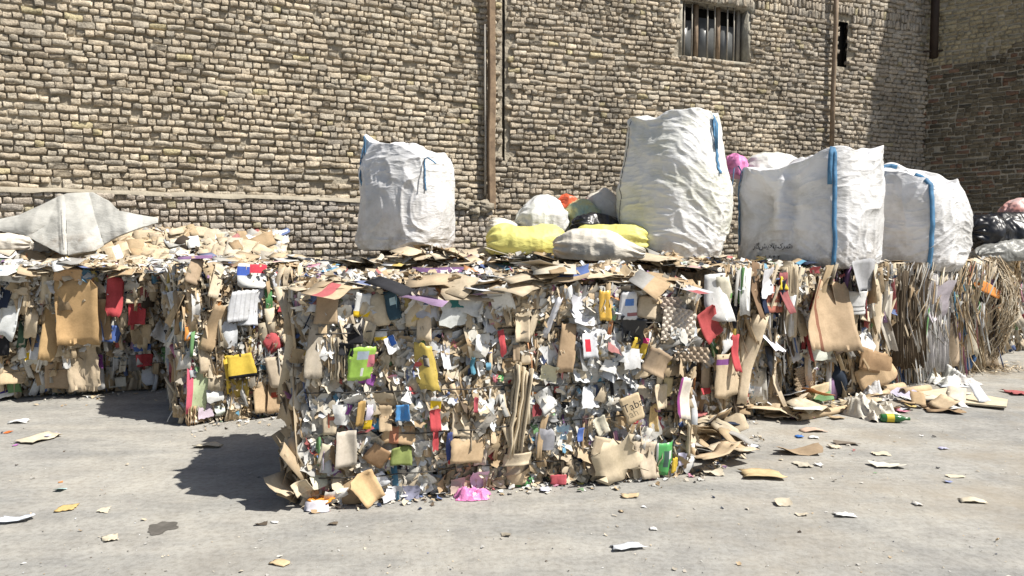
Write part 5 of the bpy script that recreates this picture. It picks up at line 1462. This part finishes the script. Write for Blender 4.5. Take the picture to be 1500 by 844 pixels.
for row in [
 ('paper_sheet', 'folded white paper lying nearest the lower left corner', 'paper', 24, 764, 42, 13, (.62, .66, .74), 'sheet', 15),
 ('cardboard_scrap', 'cream card scrap beside a lilac slip on the left ground', 'cardboard', 57, 644, 34, 22, CRM, 'card', -20),
 ('paper_slip', 'lilac paper slip touching the cream card scrap on the left ground', 'paper', 76, 639, 19, 8, (.50, .50, .66), 'sheet', 5),
 ('paper_slip', 'white paper slip farthest left, close to the shaded bale', 'paper', 30, 619, 26, 6, W_, 'sheet', 10),
 ('plastic_scrap', 'tiny orange scrap at the left edge of the ground', 'scrap', 12, 634, 9, 6, (.6, .16, .04), 'crump', 0),
 ('plastic_scrap', 'tiny purple scrap on the left ground below the cream card', 'scrap', 23, 653, 6, 5, (.4, .15, .4), 'crump', 0),
 ('cardboard_scrap', 'yellowish card scrap in the left foreground, above the folded white paper', 'cardboard', 97, 746, 23, 12, (.58, .42, .18), 'card', 25),
 ('paper_scrap', 'small cream scrap right of the yellowish card in the left foreground', 'paper', 153, 749, 19, 9, CRM, 'crump', 0),
 ('paper_scrap', 'creased cream scrap left of the dark stain', 'paper', 162, 790, 19, 14, CRM, 'sheet', 30),
 ('paper_scrap', 'pale turquoise scrap on the left ground', 'paper', 88, 719, 16, 8, (.42, .58, .58), 'crump', 0),
 ('cardboard_scrap', 'flat cream strip at the tip of the front bale shadow', 'cardboard', 306, 655, 38, 7, CRM, 'card', 0),
 ('cardboard_scrap', 'dark brown scrap in front of the front bale left corner', 'cardboard', 383, 769, 19, 6, (.10, .08, .06), 'crump', 10),
 ('paper_scrap', 'small white scrap next to the dark brown scrap before the front bale', 'paper', 402, 766, 12, 4, W_, 'sheet', 0),
 ('cardboard_scrap', 'tan card scrap nearest the camera at the bottom edge', 'cardboard', 410, 826, 27, 11, (.58, .44, .27), 'card', -20),
 ('cardboard_scrap', 'thin dark scrap below the orange and white packet', 'cardboard', 488, 769, 15, 5, (.14, .11, .08), 'crump', 0),
 ('paper_wad', 'crushed white paper box at the foot of the front bale, left of the pink film', 'paper', 641, 725, 25, 20, W_, 'crump', 20),
 ('paper_slip', 'pale lilac slip on the ground below the front bale', 'paper', 798, 719, 13, 18, (.56, .58, .70), 'sheet', 10),
 ('paper_scrap', 'torn cream and dark scrap in the middle foreground', 'paper', 741, 785, 15, 9, (.28, .25, .2), 'crump', 0),
 ('cardboard_scrap', 'thin tan scrap lying before the right half of the front bale', 'cardboard', 923, 728, 26, 8, TAN, 'card', 5),
 ('cardboard_scrap', 'tiny dark scrap above the white paper in the middle foreground', 'cardboard', 910, 750, 8, 5, (.16, .13, .1), 'crump', 0),
 ('paper_sheet', 'crumpled white paper alone in the middle foreground', 'paper', 919, 803, 44, 15, (.64, .66, .70), 'sheet', 15),
 ('paper_scrap', 'small white chip right of the crumpled foreground paper', 'paper', 957, 776, 11, 5, W_, 'sheet', 0),
 ('paper_scrap', 'yellow chip at the foot of the front bale right half', 'paper', 850, 709, 11, 5, (.7, .6, .15), 'sheet', 0),
 ('paper_scrap', 'crumpled cream paper right below the end of the front bale', 'paper', 1043, 694, 36, 14, (.52, .47, .38), 'crump', 0),
 ('paper_box', 'white and blue scrap right of the spilled blue box', 'paper', 1108, 657, 15, 9, (.6, .63, .72), 'crump', 0),
 ('cardboard_scrap', 'long torn brown card lying flat on the right ground', 'cardboard', 1170, 664, 72, 13, (.36, .27, .18), 'crump', -6),
 ('cardboard_scrap', 'flat pinkish tan card before the loose spill', 'cardboard', 1190, 632, 33, 6, (.56, .42, .33), 'card', 0),
 ('plastic_scrap', 'small blue scrap before the loose spill on the right', 'scrap', 1171, 641, 11, 4, (.06, .18, .5), 'sheet', 0),
 ('paper_scrap', 'small white slip right of the small blue scrap', 'paper', 1192, 642, 13, 4, W_, 'sheet', -10),
 ('cardboard_scrap', 'thin dark strip lying below the pale cloth sack', 'cardboard', 1240, 651, 38, 6, (.18, .15, .12), 'crump', -10),
 ('paper_wad', 'crumpled beige wad right of the curled card', 'paper', 1176, 682, 25, 12, (.50, .46, .38), 'crump', 0),
 ('paper_scrap', 'small white chip right of the crumpled beige wad', 'paper', 1199, 682, 11, 5, W_, 'sheet', 0),
 ('cardboard_scrap', 'small pale chip below the thin dark strip', 'cardboard', 1222, 656, 15, 6, (.6, .52, .4), 'card', 0),
 ('cardboard_scrap', 'cream flake above the torn white wrapper on the right ground', 'cardboard', 1290, 666, 25, 8, CRM, 'crump', 0),
 ('wrapper', 'torn white wrapper on the right ground', 'wrapper', 1300, 684, 50, 11, (.62, .60, .52), 'crump', -4),
 ('paper_slip', 'lilac slip on the bare ground at the right', 'paper', 1382, 658, 13, 4, (.5, .5, .68), 'sheet', 0),
 ('paper_wad', 'crushed beige scrap in the right foreground, left of the white slip', 'paper', 1147, 739, 27, 11, (.52, .46, .36), 'crump', 0),
 ('cardboard_scrap', 'small beige flake below the crushed beige scrap', 'cardboard', 1175, 755, 19, 7, (.54, .48, .38), 'crump', 0),
 ('paper_slip', 'clean white slip in the right foreground', 'paper', 1237, 756, 27, 9, W_, 'sheet', -8),
 ('paper_scrap', 'small white flake between the white slip and the cream card', 'paper', 1344, 740, 13, 6, (.6, .58, .55), 'sheet', 0),
 ('cardboard_scrap', 'pale cream card scrap near the right edge of the foreground', 'cardboard', 1424, 735, 34, 9, (.64, .58, .46), 'card', -5),
 ('cardboard_scrap', 'cream strip on the right ground above the pale cream card', 'cardboard', 1400, 699, 27, 6, CRM, 'crump', 0),
 ('paper_scrap', 'tiny blue chip beside the cream strip on the right', 'paper', 1389, 707, 10, 4, (.36, .4, .62), 'sheet', 0),
 ('magazine', 'dark red folded magazine at the right edge of the ground', 'magazine', 1491, 577, 30, 9, (.40, .12, .12), 'sheet', 0),
 ('cardboard_box_flap', 'dark curled box flap lying left of the big flat board', 'cardboard', 1382, 602, 44, 14, (.34, .24, .15), 'card', -15),
 ('paper_heap', 'crumpled white and violet printed paper in the loose spill', 'paper', 1330, 582, 36, 22, (.50, .48, .62), 'crump', 0),
 ('paper_scrap', 'pink scrap below the printed paper in the loose spill', 'paper', 1318, 603, 20, 8, (.60, .25, .34), 'crump', 0),
 ('paper_scrap', 'white leaflet between the film sheet and the flat board', 'paper', 1395, 567, 44, 5, (.6, .64, .7), 'sheet', 0),
]:
    litter(*row)

# curled card, packet, film, board and other larger litter
litter('cardboard_scrap', 'curled tan cardboard with a shadow beneath, below the loose spill', 'cardboard', 1116, 698, 66, 18, (.56, .43, .25), 'card', -4, lift=0.1, curl=0.2)
pk = empty('paper_packet', at_z(467, 746)); pk.rotation_euler = (0, 0, -0.2)
tag(pk, 'orange and white folded packet at the left corner of the front bale', 'packet')
for nm, y_, z_, col_ in (('white_side', -0.03, 0.022, (.66, .64, .70)), ('orange_side', 0.03, 0.05, (.75, .30, .05))):
    V, F, C_ = folded(0.17, 0.085, rng, 6, 5, 0.25, 1, 0.4, 0.006, 0.06, col_, ())
    V = V @ rot_m(-PI / 2 + (0.9 if nm == 'white_side' else 0.15), 0, 0).T + np.array([0, y_, z_])
    V[:, 2] = np.maximum(V[:, 2], 0.003)
    mesh_obj(nm, V, F, M_SCRAP, pk, C_)
def film(name, label, cat, px, py, wp, dep_, hgt, mat, seed, rz=0.0, n=44):
    p = at_z(px, py)
    w = wp / FPX * p[1]
    X, Yg = np.meshgrid(np.linspace(-1, 1, n), np.linspace(-1, 1, n))
    th = np.arctan2(Yg, X); r0 = 1 + 0.22 * noise(np.cos(th) * 1.6, np.sin(th) * 1.6, 0, seed)
    X2, Y2 = X * r0, Yg * r0
    rr = np.clip(np.maximum(np.abs(X), np.abs(Yg)), 0, 1)
    Z = hgt * (1 - rr ** 2.5) * (0.55 + 0.8 * noise(X * 1.7, Yg * 1.7, 0, seed + 1)) + hgt * 0.55 * (1 - np.abs(noise(X * 2.2 + 5, Yg * 2.2, 0, seed + 2))) ** 3 * (1 - rr ** 6) + hgt * 0.15 * noise(X * 7, Yg * 7, 0, seed + 3)
    Z = np.maximum(Z, 0.004)
    V = np.stack([X2 * w / 2, Y2 * dep_ / 2, Z], -1).reshape(-1, 3)
    o = mesh_obj(name, V, grid_faces(n, n), mat, None, None, True, p)
    o.rotation_euler = (0, 0, rz)
    return tag(o, label, cat)
film('plastic_bag', 'flat pink plastic film on the ground before the front bale', 'plastic bag', 693, 728, 54, 0.16, 0.055, M_PINK, 3)
film('plastic_sheet', 'thin white plastic sheet on the ground by the rightmost sunlit bale', 'plastic sheet', 1388, 561, 62, 0.40, 0.14, M_BAG2, 4, 0.3)
film('cloth_sack', 'crumpled empty pale sack lying in front of the loose spill', 'sack', 1270, 607, 74, 0.48, 0.17, M_CREAM, 6, 0.5)
film('plastic_bag', 'crumpled grey bag in the loose spill behind the empty pale sack', 'plastic bag', 1285, 583, 40, 0.3, 0.14, M_BAG, 7, 0.1)
# green bottle
p = at_z(1307, 619)
prof = [(0, .001), (0, .03), (.02, .036), (.13, .036), (.17, .03), (.20, .015), (.235, .0135), (.24, .0135), (.242, .002)]
V = []
for x, r in prof:
    for q in range(14): V.append((x - 0.1, r * math.cos(2 * PI * q / 14), 0.038 + r * math.sin(2 * PI * q / 14)))
bt = mesh_obj('bottle', V, grid_faces(14, len(prof), wrap=True), simple_mat('green_plastic', (.03, .13, .04), 0.2, 0.5, 0.2, 9, None), None, None, True, p)
bt.rotation_euler = (0, 0, -0.2)
tag(bt, 'green plastic bottle lying beside the empty pale sack', 'bottle')
V = []
for x in (.05, .11):
    for q in range(14): V.append((x - 0.1, .0372 * math.cos(2 * PI * q / 14), 0.038 + .0372 * math.sin(2 * PI * q / 14)))
mesh_obj('bottle_label', V, grid_faces(14, 2, wrap=True), simple_mat('yellow_label', (.65, .50, .05), 0.5, 0.3, 0.2, 9, None), bt, None, True)
# big flat board
q = [at_z(*c_) for c_ in ((1345, 578), (1352, 589), (1474, 602), (1476, 589), (1385, 572))]
ctr = sum(q) / len(q)
Vb = np.array([x - ctr for x in q]); nb = len(Vb)
Vb = np.vstack([Vb + [0, 0, .012], Vb + [0, 0, .028]])
Vb[[2, 7], 2] += 0.015
Fb = [tuple(range(nb - 1, -1, -1)), tuple(range(nb, 2 * nb))] + [(i, (i + 1) % nb, nb + (i + 1) % nb, nb + i) for i in range(nb)]
o = mesh_obj('cardboard_sheet', Vb, Fb, M_SCRAP, None, np.tile((0.62, .54, .40), (len(Fb), 1)), False, ctr)
tag(o, 'large flat cream board lying on the ground below the rightmost bale', 'cardboard')
# spilled blue box
p = at_z(1070, 641)
V, F = box_vf(-.10, .10, -.03, .03, 0, .06)
V = V @ rot_m(0, -0.35, 0.5).T; V[:, 2] -= V[:, 2].min() - 0.02
tag(mesh_obj('box', V, F, M_SCRAP, None, np.tile((.10, .13, .32), (6, 1)), False, p), 'small blue carton tilted on the spill beside the front bale', 'box')
# cardboard tubes
for (x0, y0, x1, y1, r_, lab) in ((1170, 612, 1262, 594, .032, 'long cardboard tube lying along the front of the loose spill'), (1290, 572, 1322, 566, .045, 'short thick cardboard tube with open end in the loose spill'), (1322, 574, 1360, 569, .04, 'short cardboard tube pointing right beside the thin white sheet'), (1262, 590, 1300, 574, .03, 'cardboard tube half under the crumpled grey bag')):
    a_, b__ = at_z(x0, y0, r_), at_z(x1, y1, r_)
    m_ = (a_ + b__) / 2
    V, F = tube_vf([a_ - m_, b__ - m_], r_, 12, caps=False)
    o = mesh_obj('cardboard_tube', V, F, M_SCRAP, None, np.tile((.52, .40, .26), (len(F), 1)), True, m_)
    sm = o.modifiers.new('wall', 'SOLIDIFY'); sm.thickness = 0.006
    tag(o, lab, 'tube', 'cardboard tubes in the spill')

# spilled card in two loose drifts
ORD = ['first', 'second', 'third', 'fourth', 'fifth', 'sixth', 'seventh', 'eighth', 'ninth', 'tenth', 'eleventh', 'twelfth', 'thirteenth', 'fourteenth', 'fifteenth', 'sixteenth', 'seventeenth', 'eighteenth', 'nineteenth', 'twentieth']
def colour_word(c):
    r, g, b = c
    if max(c) - min(c) < 0.10: return 'black' if max(c) < 0.09 else ('grey' if max(c) < 0.5 else 'white')
    if b > r * 1.3: return 'blue'
    if g > r * 1.15: return 'green'
    if r > 1.9 * g: return 'red'
    return 'cream' if r > 0.52 else ('tan' if r > 0.42 else 'brown')
def drift(n, pts, spread, where, group, hmax, wr=(0.10, 0.34), weights=(9, 1.4, 0.7, 0.6, 0.3)):
    made = []
    for k in range(n):
        i = rng.integers(len(pts) - 1); t = rng.random()
        px = pts[i][0] + (pts[i + 1][0] - pts[i][0]) * t + rng.normal(0, spread[0]); py = pts[i][1] + (pts[i + 1][1] - pts[i][1]) * t + abs(rng.normal(0, spread[1])) * rng.choice([1, 1, -0.3])
        p = at_z(px, py)
        z = hmax * rng.random() * max(0.0, 1 - k / n * 0.4)
        w, h = rng.uniform(*wr), rng.uniform(wr[0] * 0.7, wr[1] * 0.7)
        c_ = pick(rng, weights)
        V, F, C_ = folded(w, h, rng, 6, 5, 0.10, 1, 0.45, 0.004, 0.05, c_, (), crease=0.10)
        V = V @ (rot_m(rng.normal(0, 0.2), rng.normal(0, 0.2), rng.uniform(0, 6.28)) @ rot_m(-PI / 2, 0, 0)).T
        V[:, 2] -= V[:, 2].min() - 0.003 - z
        o = mesh_obj('cardboard_scrap', V, F, M_SCRAP, None, C_, False, p)
        made.append((('large ' if w > 0.5 * (wr[0] + wr[1]) else 'small ') + colour_word(c_), px, o))
    for kind in {m[0] for m in made}:
        for r_, m in enumerate(sorted((m for m in made if m[0] == kind), key=lambda m: m[1])):
            tag(m[2], '%s card scrap, %s of its kind from the left %s' % (kind, ORD[min(r_, 19)], where), 'cardboard', group)
drift(46, [(1022, 600), (1040, 640), (1075, 668), (1060, 620), (1030, 685)], (14, 10), 'beside the front bale', 'drift at the right end of the front bale', 0.12)
drift(26, [(1075, 606), (1130, 602), (1185, 596)], (14, 7), 'under the upright card bale', 'drift at the foot of the upright card bale', 0.09, (0.16, 0.5))
drift(36, [(1185, 604), (1260, 592), (1330, 590), (1400, 596)], (16, 8), 'beside the cardboard tubes', 'drift before the right-hand bales', 0.06, (0.06, 0.26), (6, 3, 1, 1.2, 0.5))

# oil stain, crumbs and grit
th_ = np.linspace(0, 2 * PI, 40, endpoint=False)
p = at_z(236, 774)
r_ = 1 + 0.35 * noise(np.cos(th_) * 2, np.sin(th_) * 2, 0, 6)
V = np.stack([0.075 * r_ * np.cos(th_), 0.085 * r_ * np.sin(th_), np.full(40, 0.003)], 1)
tag(mesh_obj('stain', V, [tuple(range(40))], M_STAIN, None, None, False, p), kind='structure')
cr = Acc()
for k in range(1500):
    px, py = rng.uniform(-60, 1560), 545 + 300 * rng.random() ** 0.8
    if rng.random() < 0.35: px, py = rng.normal(1230, 160), 600 + abs(rng.normal(0, 70))
    p = at_z(px, py)
    sz = rng.uniform(0.003, 0.010) if rng.random() < 0.9 else rng.uniform(0.014, 0.03)
    V, F, C_ = crumple(sz, sz * rng.uniform(0.4, 1), rng, 3, 0.3, pick(rng, (4, 3, 4, 0.5, 3)))
    V = V @ (rot_m(0, 0, rng.uniform(0, 6)) @ rot_m(-PI / 2, 0, 0)).T
    V[:, 2] -= V[:, 2].min() - 0.002
    cr.add(V + p, F, C_)
for (x0, y0, x1, y1, n_) in ((440, 744, 1010, 694, 260), (272, 624, 440, 606, 90), (0, 586, 262, 570, 90), (1030, 625, 1440, 545, 320), (1020, 700, 1110, 640, 140)):
    for k in range(n_):
        t = rng.random()
        p = at_z(x0 + (x1 - x0) * t + rng.normal(0, 6), y0 + (y1 - y0) * t + abs(rng.normal(0, 7)) - 3)
        sz = rng.uniform(0.01, 0.045)
        V, F, C_ = crumple(sz, sz * rng.uniform(0.4, 1), rng, 3, 0.3, pick(rng, (5, 4, 3, 0.7, 1)))
        V = V @ (rot_m(rng.normal(0, .3), 0, rng.uniform(0, 6)) @ rot_m(-PI / 2, 0, 0)).T
        V[:, 2] -= V[:, 2].min() - 0.002
        cr.add(V + p, F, C_)
tag(cr.build('litter_crumbs', M_SCRAP), 'fine crumbs of paper and grit strewn over the concrete', 'litter', kind='stuff')
